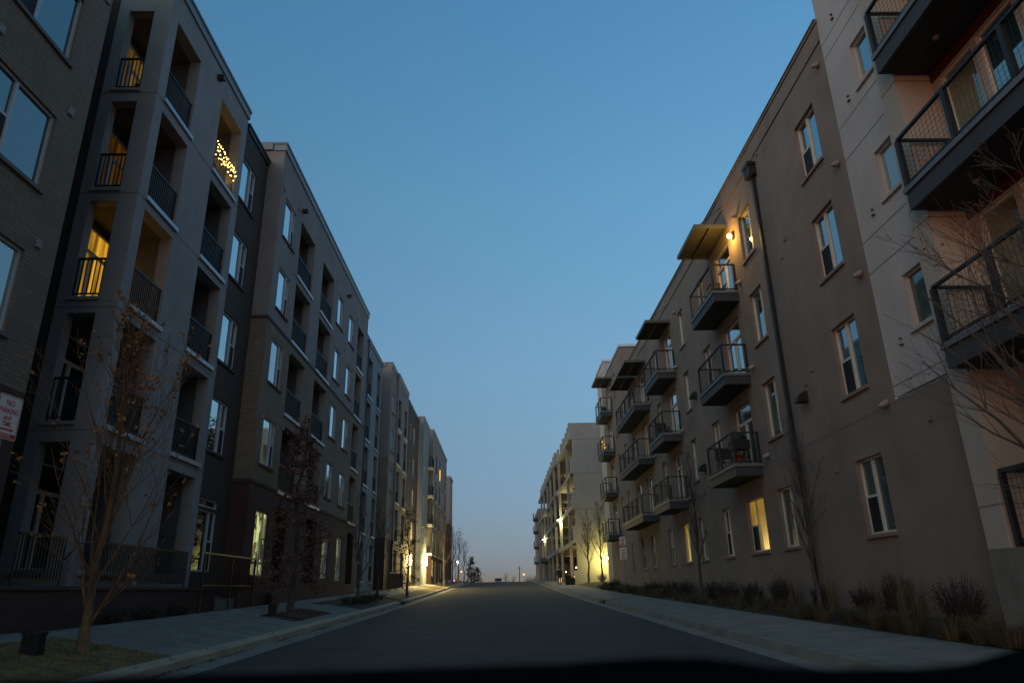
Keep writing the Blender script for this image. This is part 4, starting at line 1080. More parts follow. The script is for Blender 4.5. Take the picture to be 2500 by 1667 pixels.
def bare_tree(name, label, x, y, h, rad, seed, trunk_h=1.6, nmain=12, ang=.55, bark='bark_dark', nb=(5, 4), spread=.5, leaves=0, lm='leaf_orange', ls=.05, up=.10, group=None, lean=(0, 0), z=None, minr=.0035, brf=.5):
    r = random.Random(seed); z = gz(x, y) if z is None else z
    t = thing(name, label, 'tree', (x, y, z), group)
    mb = MB(); pts = []; rads = []
    for k in range(9):
        f = k / 8; pts.append(Vector((x + lean[0] * f + r.gauss(0, .025) * k * .5, y + lean[1] * f + r.gauss(0, .025) * k * .5, z - .03 + h * .93 * f))); rads.append(rad * (1.35 if k == 0 else (1 - .93 * f)) + .004)
    mb.tube(pts, rads, 8); part('trunk', mb, bark, t, smooth=True)
    cr = MB(); tips = []
    for k in range(nmain):
        f = trunk_h / h + (0.96 - trunk_h / h) * (k + r.random()) / nmain
        i = min(int(f * 8), 7); bp = pts[i].lerp(pts[i + 1], f * 8 - i)
        a = k * 2.4 + r.uniform(-.4, .4); tilt = ang * r.uniform(.8, 1.2)
        d = Vector((math.cos(a) * math.sin(tilt), math.sin(a) * math.sin(tilt), math.cos(tilt)))
        L = h * spread * (1.15 - .85 * f) * r.uniform(.8, 1.15)
        grow(cr, r, bp, d, L, max(.008, rads[i] * brf), 0, up, tips, nb, .6, 5, .09, minr)
    part('crown', cr, bark, t)
    if leaves:
        lb = MB()
        for _ in range(leaves):
            p, d = tips[r.randrange(len(tips))]; p = p + Vector((r.gauss(0, .03), r.gauss(0, .03), r.gauss(0, .03)))
            for _ in range(r.choice((1, 1, 2, 3))): leaf(lb, r, p, ls * r.uniform(.6, 1.3))
        part('leaves', lb, lm, t)
    return t

def leafy_tree(name, label, x, y, h, rad, seed, z0, prof, nclump, per, cs, ls, lm, bark='bark_dark', group=None):
    """prof: [(height fraction, crown radius)]; leaves in clumps of uneven size with gaps between"""
    r = random.Random(seed); z = gz(x, y); t = thing(name, label, 'tree', (x, y, z), group)
    mb = MB(); pts = [Vector((x + r.gauss(0, .02) * k, y + r.gauss(0, .02) * k, z - .03 + h * k / 8)) for k in range(9)]
    mb.tube(pts, [rad * (1.3 if k == 0 else 1 - .11 * k) for k in range(9)], 7); part('trunk', mb, bark, t, smooth=True)
    cr, lb, tips = MB(), MB(), []
    for k in range(16):
        f = .14 + .8 * (k + r.random()) / 16; i = min(int(f * 8), 7); bp = pts[i].lerp(pts[i + 1], f * 8 - i); a = k * 2.4
        d = Vector((math.cos(a) * .7, math.sin(a) * .7, .7)); R = np.interp(f, [p[0] for p in prof], [p[1] for p in prof])
        grow(cr, r, bp, d, R * 1.2, rad * .3, 0, .05, tips, (4, 3), .6, 4)
    part('branches', cr, bark, t)
    for _ in range(nclump):
        f = z0 + (1 - z0) * r.random() ** 1.15; R = float(np.interp(f, [p[0] for p in prof], [p[1] for p in prof]))
        a = r.uniform(0, 6.28); q = R * math.sqrt(r.uniform(.12, 1.0)) * r.uniform(.85, 1.12)
        c = Vector((x + q * math.cos(a), y + q * math.sin(a), z + h * f)); s = cs * r.uniform(.5, 1.3)
        for _ in range(int(per * r.uniform(.4, 1.5))):
            leaf(lb, r, c + Vector((r.gauss(0, s), r.gauss(0, s), r.gauss(0, s * .7))), ls * r.uniform(.6, 1.35))
    part('crown', lb, lm, t)
    return t

# nearest tree on the left, multi-stemmed with a few last leaves
bare_tree('young_tree', 'young multi-stemmed tree with a few orange leaves on the grass by the left kerb', -7.1, 12.9, 6.3, .078, 5, trunk_h=.3, nmain=26, ang=.42, bark='bark', nb=(6, 5), spread=.46, leaves=360, ls=.075, up=.13, brf=.30)
leafy_tree('oak_tree', 'russet-leaved young oak in a pavement pit, before the brick ground floor', -7.55, 26.6, 7.0, .11, 8, .10,
           [(.08, .8), (.2, 1.3), (.4, 1.15), (.6, .75), (.8, .5), (1, .12)], 185, 24, .14, .085, 'leaf_russet')
bare_tree('bare_tree', 'bare tree with pale twigs in the left bed beyond the oak', -7.0, 36.0, 5.2, .07, 21, trunk_h=.9, nmain=13, ang=.42, bark='bark_pale', nb=(5, 4), spread=.5)
bare_tree('bare_tree', 'bare tree in front of the narrow lap-sided block', -7.2, 42.5, 5.6, .07, 22, trunk_h=.9, nmain=13, ang=.42, bark='bark_dark', nb=(5, 4), spread=.5)
leafy_tree('street_tree', 'dark-leaved tree half hiding the nearer lit wall lamp', -6.3, 49.0, 5.6, .09, 31, .10, [(.05, .7), (.3, 1.1), (.6, 1.0), (.85, .5), (1, .15)], 46, 16, .20, .10, 'leaf_dark')
bare_tree('bare_tree', 'slim bare tree on the far grass strip, small black box at its foot', -6.35, 80.0, 8.0, .10, 41, trunk_h=1.8, nmain=13, ang=.45, nb=(5, 3), spread=.42)
for x, y, h, s, lb in ((-6.5, 96, 7.6, 44, 'bare tree behind the yellow hydrant, tallest against the sky'), (-6.0, 101, 7.2, 45, 'bare tree just right of the yellow hydrant'), (-5.6, 108, 6.2, 46, 'thin bare tree at the crest, left of the dark evergreens'), (-6.9, 92, 8.0, 47, 'bare tree closest to the end of the left row')):
    bare_tree('bare_tree', lb, x, y, h, .09, s, trunk_h=1.4, nmain=11, ang=.5, nb=(4, 3), spread=.42, group='bare trees at the crest of the street', minr=.008)
leafy_tree('evergreen_tree', 'dark pointed evergreen at the left of the crest, the taller one', -4.9, 116, 3.9, .09, 51, .02, [(0, .75), (.3, .8), (.6, .55), (1, .08)], 80, 16, .2, .15, 'leaf_dark', group='evergreens at the crest')
leafy_tree('evergreen_tree', 'low dark evergreen bush right of the pointed one at the crest', -4.0, 117, 2.2, .07, 52, .02, [(0, .7), (.4, .7), (.7, .45), (1, .1)], 46, 16, .18, .15, 'leaf_dark', group='evergreens at the crest')
# right side
bare_tree('bare_tree', 'large bare pale-barked tree at the right edge, spreading before the mesh balconies', 7.05, 7.7, 5.9, .10, 61, trunk_h=1.4, nmain=28, ang=.80, bark='bark_pale', nb=(7, 6), spread=.60, leaves=60, lm='leaf_brown', ls=.03, up=.09, minr=.0028)
bare_tree('bare_tree', 'slender bare tree in the bed beside the downspout', 8.12, 18.9, 4.9, .06, 62, trunk_h=1.1, nmain=16, ang=.26, nb=(5, 4), spread=.42, up=.14)
bare_tree('bare_tree', 'bare tree in the bed below the second stack of balconies', 8.1, 30.0, 6.3, .07, 63, trunk_h=1.3, nmain=16, ang=.35, nb=(5, 4), spread=.40, up=.14)
bare_tree('bare_tree', 'bare tree nearer the road, outlined on the lit garage wall', 8.45, 71.6, 6.7, .105, 64, trunk_h=1.75, nmain=16, ang=.48, nb=(6, 4), spread=.42, group='bare trees by the garage wall', minr=.006)
bare_tree('bare_tree', 'bare tree nearest the bright garage wall lamp', 9.75, 71.4, 7.6, .105, 65, trunk_h=1.75, nmain=17, ang=.48, nb=(6, 4), spread=.42, group='bare trees by the garage wall', minr=.006)
for x, y, h, s, lb in ((1.0, 210, 5.0, 71, 'small far bare tree behind the car'), (3.4, 215, 4.2, 72, 'tiny far bare tree left of the utility pole'), (10.0, 165, 6.5, 73, 'far bare tree beside the last right building'), (11.2, 168, 6.0, 74, 'far bushy bare tree right of the orange street light')):
    bare_tree('bare_tree', lb, x, y, h, .09, s, trunk_h=.8, nmain=10, ang=.55, nb=(4, 3), spread=.45, group='far bare trees beyond the crest', minr=.012)
mb = MB(); r = random.Random(5)
for _ in range(500):
    x, y = r.uniform(5.5, 12), r.uniform(175, 182); z = gz(x, y)
    mb.tube([(x, y, z), (x + r.gauss(0, .3), y, z + r.uniform(.8, 2.3))], [.02, .008], 3, cap=False)
solo('far_brush', mb, 'bark_dark', 'hazy far-off brush along the horizon at the right of the crest', 'brush', kind='stuff')

# ------------------------------------------------------------------ planting
r = rng
mb = MB()
def clump(mb, x, y, n, h, lean, sp=.22, w=.006):
    blades(mb, x, y, gz(x, y) - .02, n, sp, h, lean, w)
for k in range(170):
    y = 9.0 + k * .30 + r.uniform(-.3, .3); x = r.uniform(7.66, 8.4)
    clump(mb, x, y, r.choice((60, 90, 130)), r.uniform(.26, .55), r.uniform(.35, .75), r.uniform(.2, .45), .0045)
for k in range(20):
    y = r.uniform(10, 15.5); clump(mb, r.uniform(7.68, 8.0), y, 90, r.uniform(.3, .5), .4, .3)
for y in (14.6, 15.1, 15.9, 18.4, 20.5): clump(mb, 8.2, y, 60, 1.15, .35, .2)
solo('dry_grasses', mb, 'dry_blade', 'straw-coloured ornamental grasses filling the bed along the brown wall', 'grass', kind='stuff')
def shrub(x, y, h, w, m, label, name='shrub', n=130, group='dark shrubs against the brown wall'):
    mb = MB(); z = gz(x, y)
    for _ in range(n):
        a = r.uniform(0, 6.28); q = w * math.sqrt(r.random()); hh = h * r.uniform(.5, 1.0) * (1 - .35 * q / w)
        p0 = Vector((x + q * .35 * math.cos(a), y + q * .35 * math.sin(a), z - .02)); p2 = Vector((x + q * math.cos(a), y + q * math.sin(a), z + hh))
        mb.tube([p0, p0.lerp(p2, .5) + Vector((0, 0, .08)), p2], [.010, .007, .003], 3, cap=False)
        for _ in range(5): leaf(mb, r, p0.lerp(p2, r.uniform(.3, 1)) + Vector((r.gauss(0, .04), r.gauss(0, .04), r.gauss(0, .03))), r.uniform(.02, .05))
    return solo(name, mb, m, label, 'shrub', group, loc=(x, y, z))
for i, (x, y, h, w) in enumerate(((8.3, 13.4, 1.05, .5), (8.35, 15.6, 1.15, .38), (8.4, 17.2, .8, .3), (8.4, 19.4, .8, .35), (8.35, 22.2, 1.1, .35), (8.35, 24.6, .85, .5), (8.35, 27.2, .9, .6), (8.35, 29.0, .85, .5), (8.3, 33.2, .9, .6), (8.3, 36.4, .9, .6), (8.3, 40.5, .8, .6))):
    lbs = ['broad dark red-twigged shrub nearest the beige corner', 'tall dark upright shrub below the nearest ground window', 'small dark shrub between the near window and the downspout', 'dark shrub at the foot of the slender bare tree', 'upright dark shrub left of the downspout, under a narrow window',
           'dark shrub under the amber-lit ground window', 'dense dark shrub under the narrow unlit ground window', 'dark shrub at the foot of the bare tree in the bed', 'low dark shrub under the yellow-lit window', 'dark shrub under the window beyond the yellow-lit one', 'farthest dark shrub of the bed, near the street signs']
    shrub(x, y, h, w, 'shrub_dark', lbs[i])
for i, (x, y, h, w) in enumerate(((-8.85, 17.0, .45, .45), (-8.85, 18.6, .4, .5), (-8.85, 20.4, .4, .5), (-8.75, 27.6, .6, .35), (-7.0, 34.0, .5, .7), (-6.8, 36.2, .55, .8), (-6.9, 38.4, .5, .8), (-6.9, 41.0, .45, .7))):
    lbs = ['low dark shrub at the foot of the blue-grey block, nearest one', 'low dark shrub under the second inset balcony column', 'low dark shrub just before the concrete steps', 'small grassy shrub at the corner of the red brick base', 'low shrub at the near end of the kerbside bed', 'low shrub under the pale bare tree in the kerbside bed', 'low shrub in the kerbside bed before the lap-sided block', 'low shrub at the far end of the kerbside bed by the drain']
    shrub(x, y, h, w, 'shrub_green', lbs[i], n=60, group='low shrubs of the left beds')
for x, y, lb in ((9.9, 72.6, 'ragged shrub under the bright garage wall lamp'), (8.0, 52.5, 'dark shrub behind the street signs')): shrub(x, y, 1.0, .6, 'shrub_dark', lb, group='shrubs by the garage')

# ------------------------------------------------------------------ terrace wall, steps, railings on the left
t = thing('brick_terrace', 'low red brick terrace wall with black railings before the blue-grey block', 'wall', base(17, -9.0))
mb = MB(); mb.box(-9.3, -9.0, 11.0, 23.3, -.9, .18); part('wall', mb, 'brick_red', t)
mb = MB(); mb.box(-9.33, -8.97, 11.0, 23.33, .18, .25); part('coping', mb, 'stucco_dark', t)
mb = MB()
for y0, y1 in ((13.75, 15.25), (16.2, 21.2)):
    mb.box(-9.14, -9.09, y0, y1, 1.17, 1.22); mb.box(-9.13, -9.10, y0, y1, .34, .38)
    n = int((y1 - y0) / .105)
    for k in range(n + 1): y = y0 + (y1 - y0) * k / n; mb.box(-9.127, -9.103, y - .011, y + .011, .251 if k in (0, n) else .38, 1.17)
mb.tube([(-9.11, 15.3, .78), (-9.11, 15.75, 1.12), (-9.11, 16.2, 1.19)], .022, 5)
part('railing', mb, 'black_metal', t)
t = thing('entry_steps', 'concrete entry steps with a bronze-topped black railing beside the brick corner', 'steps', base(24, -8.8))
mb = MB(); mb.box(-9.25, -8.86, 23.4, 26.95, -.75, -.08); part('cheek_wall', mb, 'concrete', t)
mb = MB()
for k in range(3): mb.box(-9.33, -9.251, 23.35 + .3 * k, 24.5, -.7, -.35 + .18 * k)
part('step', mb, 'concrete', t)
mb = MB(); n = 34
mb.box(-8.66, -8.62, 21.3, 25.7, .28, .32)
for k in range(n + 1): y = 21.3 + 4.4 * k / n; mb.box(-8.648, -8.632, y - .009, y + .009, .32, 1.17)
for y in (21.3, 23.5, 25.7): mb.box(-8.665, -8.615, y - .025, y + .025, -.5, 1.17)
rl = part('railing', mb, 'black_metal', t)
mb = MB(); mb.box(-8.67, -8.61, 21.25, 25.75, 1.171, 1.215); part('handrail', mb, 'bronze_rail', t)
t = thing('terrace_railing', 'lamp-lit wooden-topped railing before the mauve and brown block', 'railing', base(56, -7.7))
mb = MB()
for y in (52, 55.5, 59.0): mb.box(-8.0, -7.94, y - .03, y + .03, gz(-7.97, y), gz(-7.97, y) + 1.25)
for k in range(56): y = 52.06 + k * .124; mb.box(-7.98, -7.96, y, y + .02, gz(-7.97, y) + .15, gz(-7.97, y) + 1.2)
part('railing', mb, 'black_metal', t)
mb = MB(); 
for a, b in ((52, 55.4), (55.6, 59)): mb.quad((-8.02, a, gz(-8, a) + 1.27), (-7.92, a, gz(-8, a) + 1.27), (-7.92, b, gz(-8, b) + 1.27), (-8.02, b, gz(-8, b) + 1.27)); mb.quad((-7.92, a, gz(-8, a) + 1.2), (-7.92, b, gz(-8, b) + 1.2), (-7.92, b, gz(-8, b) + 1.27), (-7.92, a, gz(-8, a) + 1.27)); mb.quad((-8.02, a, gz(-8, a) + 1.2), (-7.92, a, gz(-8, a) + 1.2), (-7.92, a, gz(-8, a) + 1.27), (-8.02, a, gz(-8, a) + 1.27))
part('handrail', mb, 'bronze_rail', t)

# ------------------------------------------------------------------ small street things
def ubox(x, y, w, h, label):
    z = gz(x, y); t = thing('utility_box', label, 'utility box', (x, y, z), 'small black boxes by the left trees')
    mb = MB(); mb.box(x - w, x + w, y - w * .8, y + w * .8, z - .12, z + h); part('body', mb, 'bin_black', t)
    mb = MB(); mb.box(x - w - .012, x + w + .012, y - w * .8 - .012, y + w * .8 + .012, z + h + .001, z + h + .04); mb.box(x - .03, x + .03, y - w * .8 - .03, y - w * .8 - .012, z + h - .06, z + h + .02); part('lid', mb, 'bin_black', t)
ubox(-7.42, 12.05, .13, .28, 'small black box on the grass left of the nearest tree')
ubox(-7.45, 24.3, .13, .28, 'small black box on the pavement beside the oak pit')
ubox(-6.75, 79.0, .14, .3, 'small black box on the far grass strip')
mb = MB(); r = random.Random(3)
pit = [(-7.55, 24.5), (-6.4, 24.2), (-6.36, 27.9), (-7.5, 27.9)]
mb.quad(*[(x, y, gz(x, y) - .008) for x, y in pit])
solo('tree_pit', mb, 'soil', kind='structure')
mb = MB()
for _ in range(500):
    x, y = r.uniform(-7.5, -6.4), r.uniform(24.3, 27.8); leaf(mb, r, Vector((x, y, gz(x, y) + .005)), r.uniform(.03, .07))
solo('pit_leaves', mb, 'leaf_russet', 'russet fallen leaves in the tree pit under the oak', 'leaves', kind='stuff')
def drain(x, y, s, label):
    z = gz(x, y); t = thing('storm_drain', label, 'storm drain', (x, y, z))
    mb = MB(); mb.box(x - s * .02, x + s * .22, y - .75, y + .75, z + .005, z + .105); part('opening', mb, 'screen', t)
    mb = MB(); mb.box(x - s * .05, x + s * .6, y - .95, y + .95, z + .112, z + .19); part('slab', mb, 'concrete', t)
drain(5.13, 38.5, 1, 'dark kerb inlet drain on the right, beyond the signs side of the pavement')
drain(-5.58, 42.5, -1, 'dark kerb inlet drain on the left, by the kerbside bed')

def text_mesh(mb, s, size, org, ux, uz, m=0, squeeze=.8):
    c = bpy.data.curves.new('lettering', 'FONT'); c.body = s; c.size = size; c.align_x = 'CENTER'; c.align_y = 'CENTER'; c.fill_mode = 'FRONT'; c.resolution_u = 3
    c.offset = size * .022
    o = bpy.data.objects.new('lettering', c); me = bpy.data.meshes.new_from_object(o)
    for p in me.polygons:
        pts = [Vector(org) + Vector(ux) * me.vertices[i].co.x * squeeze + Vector(uz) * me.vertices[i].co.y for i in p.vertices]
        mb.quad(*pts, m=m, uv=[(0, 0)] * len(pts))
    bpy.data.objects.remove(o); bpy.data.curves.remove(c); bpy.data.meshes.remove(me)

def rrect(w, h, rad, n=5):
    out = []
    for cx, cz, a0 in ((w / 2 - rad, h / 2 - rad, 0), (-w / 2 + rad, h / 2 - rad, 90), (-w / 2 + rad, -h / 2 + rad, 180), (w / 2 - rad, -h / 2 + rad, 270)):
        for k in range(n + 1):
            a = math.radians(a0 + 90 * k / n); out.append((cx + rad * math.cos(a), cz + rad * math.sin(a)))
    return out

def sign_plate(t, cx, cy, cz, w, h, yaw, kind):
    ux = Vector((math.cos(yaw), math.sin(yaw), 0)); uz = Vector((0, 0, 1)); nn = ux.cross(uz)      # nn faces the reader
    P = lambda u, v, d: Vector((cx, cy, cz)) + ux * u + uz * v + nn * d
    mb = MB(); o = rrect(w, h, w * .09)
    mb.quad(*[P(u, v, .003) for u, v in o]); mb.quad(*[P(u, v, 0) for u, v in o][::-1])
    for k in range(len(o)): a, b = o[k], o[(k + 1) % len(o)]; mb.quad(P(*a, .003), P(*a, 0), P(*b, 0), P(*b, .003))
    pl = part('sign_plate', mb, 'sign_white', t)
    mb = MB(); i1, i2 = rrect(w * .955, h * .97, w * .075), rrect(w * .90, h * .935, w * .055)
    for k in range(len(i1)): q = (k + 1) % len(i1); mb.quad(P(*i1[k], .0042), P(*i1[q], .0042), P(*i2[q], .0042), P(*i2[k], .0042))
    rect = lambda u0, u1, v0, v1, d=.0042, m=0: mb.quad(P(u0, v0, d), P(u1, v0, d), P(u1, v1, d), P(u0, v1, d), m=m)
    if kind == 'parking':
        for s, v, sz, q in (('NO', .315, .165, .85), ('PARKING', .135, .155, .72), ('ANY', -.03, .13, .8), ('TIME', -.165, .13, .8)):
            text_mesh(mb, s, sz * h * 1.12, P(0, v * h, .0042), ux, uz, 0, q * w / h / .68)
        rect(-.36 * w, .20 * w, -.30 * h, -.262 * h)
        mb.quad(P(.20 * w, -.318 * h, .0042), P(.36 * w, -.281 * h, .0042), P(.20 * w, -.244 * h, .0042), uv=[(0, 0)] * 3)
        rect(-.44 * w, .44 * w, -.455 * h, -.365 * h)
        text_mesh(mb, 'TOW ZONE', .075 * h, P(0, -.41 * h, .0054), ux, uz, 1, .85)
    else:
        rect(-.30 * w, .30 * w, .24 * h, .34 * h, m=2 if kind == 'lower' else 0)
        rect(-.34 * w, .34 * w, .06 * h, .16 * h, m=2 if kind == 'lower' else 0)
        rect(-.22 * w, .22 * w, -.10 * h, .0 * h); rect(-.30 * w, .30 * w, -.30 * h, -.17 * h, m=2 if kind == 'lower' else 0)
        rect(-.44 * w, .44 * w, -.45 * h, -.36 * h)
    L = bpy.data.objects.new('lettering', mb.mesh('lettering', ['sign_red', 'sign_white', 'sign_grey'], WL[t.name])); COL.objects.link(L); L.parent = pl
def post(t, x, y, z0, z1):
    mb = MB(); mb.tube([(x, y, z0), (x, y, z1)], .028, 8); part('post', mb, 'galvanised', t)
x, y = -6.20, 8.655
t = thing('parking_sign', 'red and white no parking any time sign on a galvanised post at the left edge', 'sign', (x, y, gz(x, y)))
post(t, x - .04, y, gz(x, y) - .05, 2.46); sign_plate(t, x, y, 2.17, .39, .55, math.radians(84), 'parking')
x, y = 7.78, 46.5
t = thing('parking_sign', 'pair of stacked white parking signs with red lettering on a post on the right', 'sign', (x, y, gz(x, y)))
post(t, x, y + .035, gz(x, y) - .05, 3.15); sign_plate(t, x, y, 2.82, .40, .60, math.radians(-20), 'upper'); sign_plate(t, x, y, 2.02, .47, .84, math.radians(-20), 'lower')

# hydrant
x, y = -5.95, 98.5; z = gz(x, y)
t = thing('fire_hydrant', 'yellow fire hydrant by the left kerb at the crest', 'hydrant', (x, y, z))
mb = MB(); mb.lathe((x, y, z), [(.18, 0), (.18, .05), (.12, .06), (.12, .55), (.16, .57), (.16, .62), (.13, .72), (.07, .80), (.03, .82), (.03, .9)], 12); part('barrel', mb, 'hydrant_yellow', t, True)
for s in (-1, 1):
    mb = MB(); mb.tube([(x + s * .11, y, z + .45), (x + s * .22, y, z + .45)], .06, 8); part('outlet', mb, 'hydrant_yellow', t)
mb = MB(); mb.tube([(x, y - .11, z + .38), (x, y - .22, z + .38)], .08, 8); part('outlet', mb, 'hydrant_yellow', t)

# far poles and lights
def street_light(x, y, h, label, em, watts, col, arm=.5, z=None, rp=.06):
    z = gz(x, y) if z is None else z; t = thing('street_lamp', label, 'street lamp', (x, y, z))
    mb = MB(); mb.tube([(x, y, z - .05), (x, y, z + h), (x + arm, y, z + h + .1)], [rp, rp * .7, rp * .5], 7); part('pole', mb, 'galvanised', t)
    mb = MB(); mb.box(x + arm - .18, x + arm + .18, y - .1, y + .1, z + h + .10, z + h + .2); part('lamp_head', mb, 'grey_metal', t)
    if em:
        mb = MB(); mb.ball((x + arm, y - .02, z + h + .04), .14, 8); part('lamp_glass', mb, em, t)
        if watts: lamp_light('lamp_light', (x + arm, y - .3, z + h - .15), watts, col, t, .2)
street_light(-6.3, 103.0, 2.75, 'short street lamp glowing white among the bare trees at the crest', 'lamp_white', 30, (1, .85, .6), .08)
street_light(-6.7, 104.5, 2.6, 'pale thin unlit lamp pole at the end of the left row', None, 0, (1, 1, 1), .05, rp=.09)
street_light(-6.15, 110, 1.5, 'small amber-lit post right of the hydrant', 'bulb_gold', 0, (1, 1, 1), .02, rp=.04)
street_light(6.6, 226, 3.9, 'far orange street lamp glowing over the horizon', 'lamp_orange', 0, (1, .5, .2), .05, z=.6)
x, y, z = 5.2, 220, gz(5.2, 220)
t = thing('utility_pole', 'dark far utility pole standing alone past the crest', 'utility pole', (x, y, z))
mb = MB(); mb.tube([(x, y, z - .3), (x, y, 6.7)], [.16, .11], 8); part('pole', mb, 'wood_dark', t)
mb = MB(); mb.box(x - .7, x + .7, y - .05, y + .05, 6.2, 6.3); part('cross_arm', mb, 'wood_dark', t)
x, y = -6.6, 101.0; z = gz(x, y)
t = thing('path_light', 'small purple-glowing path light at the foot of the left trees', 'path light', (x, y, z))
mb = MB(); mb.tube([(x, y, z), (x, y, z + .22)], .03, 6); part('post', mb, 'bin_black', t)
mb = MB(); mb.ball((x, y, z + .28), .11, 8); part('lamp_glass', mb, 'lamp_purple', t)

# far car just over the crest
x, y = -.9, 166.0; z = gz(x, y)
t = thing('parked_car', 'dark reddish car seen from behind, sunk beyond the crest of the road', 'car', (x, y, z))
mb = MB()
def prof_car(mb, prof, x0, x1, m=0, inset=0):
    for k in range(len(prof)):
        a, b = prof[k], prof[(k + 1) % len(prof)]
        mb.quad((x0 + (inset if a[1] > .95 else 0), y + a[0], z + a[1]), (x1 - (inset if a[1] > .95 else 0), y + a[0], z + a[1]), (x1 - (inset if b[1] > .95 else 0), y + b[0], z + b[1]), (x0 + (inset if b[1] > .95 else 0), y + b[0], z + b[1]), m=m)
    for xx, s in ((x0, 1), (x1, -1)): mb.quad(*[(xx + s * (inset if p[1] > .95 else 0), y + p[0], z + p[1]) for p in prof][::s], m=m)
prof_car(mb, [(-2.1, .3), (-2.15, .6), (-2.1, .95), (-1.8, 1.45), (-1.5, 1.55), (.3, 1.55), (1.0, 1.0), (2.1, .85), (2.2, .5), (2.15, .3)], x - .88, x + .88, 0, .13); part('body', mb, 'car_paint', t)
mb = MB(); mb.quad((x - .66, y - 2.10, z + 1.0), (x + .66, y - 2.10, z + 1.0), (x + .6, y - 1.86, z + 1.40), (x - .6, y - 1.86, z + 1.40)); part('rear_window', mb, 'screen', t)
for s in (-1, 1):
    mb = MB(); mb.box(x + s * .60, x + s * .84, y - 2.19, y - 2.13, z + .72, z + .9); part('tail_light', mb, 'tail_red', t)
    for yy in (-1.35, 1.35):
        mb = MB(); mb.tube([(x + s * .70, y + yy, z + .32), (x + s * .895, y + yy, z + .32)], .32, 14); w = part('wheel', mb, 'tyre', t)

# dark bins and the person at the garage
def bin_(x, y, h, label):
    z = gz(x, y); t = thing('trash_bin', label, 'trash bin', (x, y, z))
    mb = MB(); a, b = .24, .30
    mb.quad((x - a, y - a, z), (x + a, y - a, z), (x + b, y - b, z + h), (x - b, y - b, z + h)); mb.quad((x + a, y - a, z), (x + a, y + a, z), (x + b, y + b, z + h), (x + b, y - b, z + h)); mb.quad((x - a, y + a, z), (x - a, y - a, z), (x - b, y - b, z + h), (x - b, y + b, z + h)); mb.quad((x + a, y + a, z), (x - a, y + a, z), (x - b, y + b, z + h), (x + b, y + b, z + h))
    part('body', mb, 'bin_black', t)
    mb = MB(); mb.box(x - .32, x + .32, y - .32, y + .34, z + h + .001, z + h + .05); mb.box(x - .2, x + .2, y - .2, y + .2, z + h + .051, z + h + .09); part('lid', mb, 'bin_black', t)
    for s in (-1, 1):
        mb = MB(); mb.tube([(x + s * .2, y + .27, z + .1), (x + s * .26, y + .27, z + .1)], .1, 10); part('wheel', mb, 'tyre', t)
bin_(6.75, 75.4, .82, 'black bin right of the person, the taller one'); bin_(7.2, 74.6, .62, 'low black bin against the garage corner')

def skinned(name, verts, edges, mats, matf, sub=2):
    me = bpy.data.meshes.new(name); me.from_pydata([v[0] for v in verts], edges, [])
    o = bpy.data.objects.new(name, me); COL.objects.link(o)
    sk = o.modifiers.new('skin', 'SKIN'); me.skin_vertices.new() if not me.skin_vertices else None
    for i, v in enumerate(verts):
        rr = v[1] if isinstance(v[1], tuple) else (v[1], v[1])
        me.skin_vertices[0].data[i].radius = rr; me.skin_vertices[0].data[i].use_root = i == 0
    sb = o.modifiers.new('sub', 'SUBSURF'); sb.levels = sub; sb.render_levels = sub
    bpy.context.view_layer.update(); dg = bpy.context.evaluated_depsgraph_get()
    new = bpy.data.meshes.new_from_object(o.evaluated_get(dg)); o.modifiers.clear(); o.data = new
    new.materials.clear()
    for mm in mats: new.materials.append(MATS[mm])
    for p in new.polygons: p.material_index = matf(p.center); p.use_smooth = True
    bpy.data.meshes.remove(me)
    return o
px, py = 5.92, 76.0; pz = gz(px, py)
V = [((0, 0, .95), (.15, .11)), ((0, 0, 1.15), (.15, .105)), ((0, .01, 1.36), (.19, .115)), ((0, .01, 1.47), (.10, .08)), ((0, .02, 1.55), .055), ((0, .03, 1.63), (.075, .09)), ((0, .03, 1.73), (.072, .088)),
     ((-.19, .0, 1.42), .062), ((-.25, -.03, 1.16), .05), ((-.24, .05, .92), .038), ((-.24, .07, .84), (.022, .04)),
     ((.19, .0, 1.42), .062), ((.26, .0, 1.15), .05), ((.28, .04, .90), .038), ((.28, .05, .82), (.022, .04)),
     ((-.09, 0, .86), .095), ((-.10, .06, .49), .065), ((-.10, -.02, .10), .045), ((-.10, .12, .04), .04),
     ((.09, 0, .86), .095), ((.10, -.05, .49), .065), ((.10, -.28, .14), .045), ((.10, -.20, .04), .04)]
Ed = [(0, 1), (1, 2), (2, 3), (3, 4), (4, 5), (5, 6), (2, 7), (7, 8), (8, 9), (9, 10), (2, 11), (11, 12), (12, 13), (13, 14), (0, 15), (15, 16), (16, 17), (17, 18), (0, 19), (19, 20), (20, 21), (21, 22)]
# five fingers and a thumb on each hand, and a nose
for hnd, s in ((10, -1), (14, 1)):
    c = V[hnd][0]
    for k, (dy, L) in enumerate(((.035, .075), (.012, .085), (-.012, .08), (-.034, .06))):
        i = len(V); V.append(((c[0] + s * .004, c[1] + dy, c[2] - .045), .010)); V.append(((c[0] - s * .012, c[1] + dy, c[2] - .045 - L), .008)); Ed += [(hnd, i), (i, i + 1)]
    i = len(V); V.append(((c[0] - s * .02, c[1] + .055, c[2] + .0), .011)); V.append(((c[0] - s * .03, c[1] + .075, c[2] - .05), .009)); Ed += [(hnd, i), (i, i + 1)]
def pm(c):
    if c.z > 1.52 or (c.z < .86 and abs(c.x) > .2): return 2
    return 1 if c.z < .92 and abs(c.x) < .2 else 0
pb = skinned('person', V, Ed, ['cloth_dark', 'cloth_jean', 'skin'], pm)
pb.location = (px, py, pz); WL[pb.name] = Vector((px, py, pz))
tag(pb, 'person in dark coat and jeans walking away on the right pavement, bag in right hand', 'person')
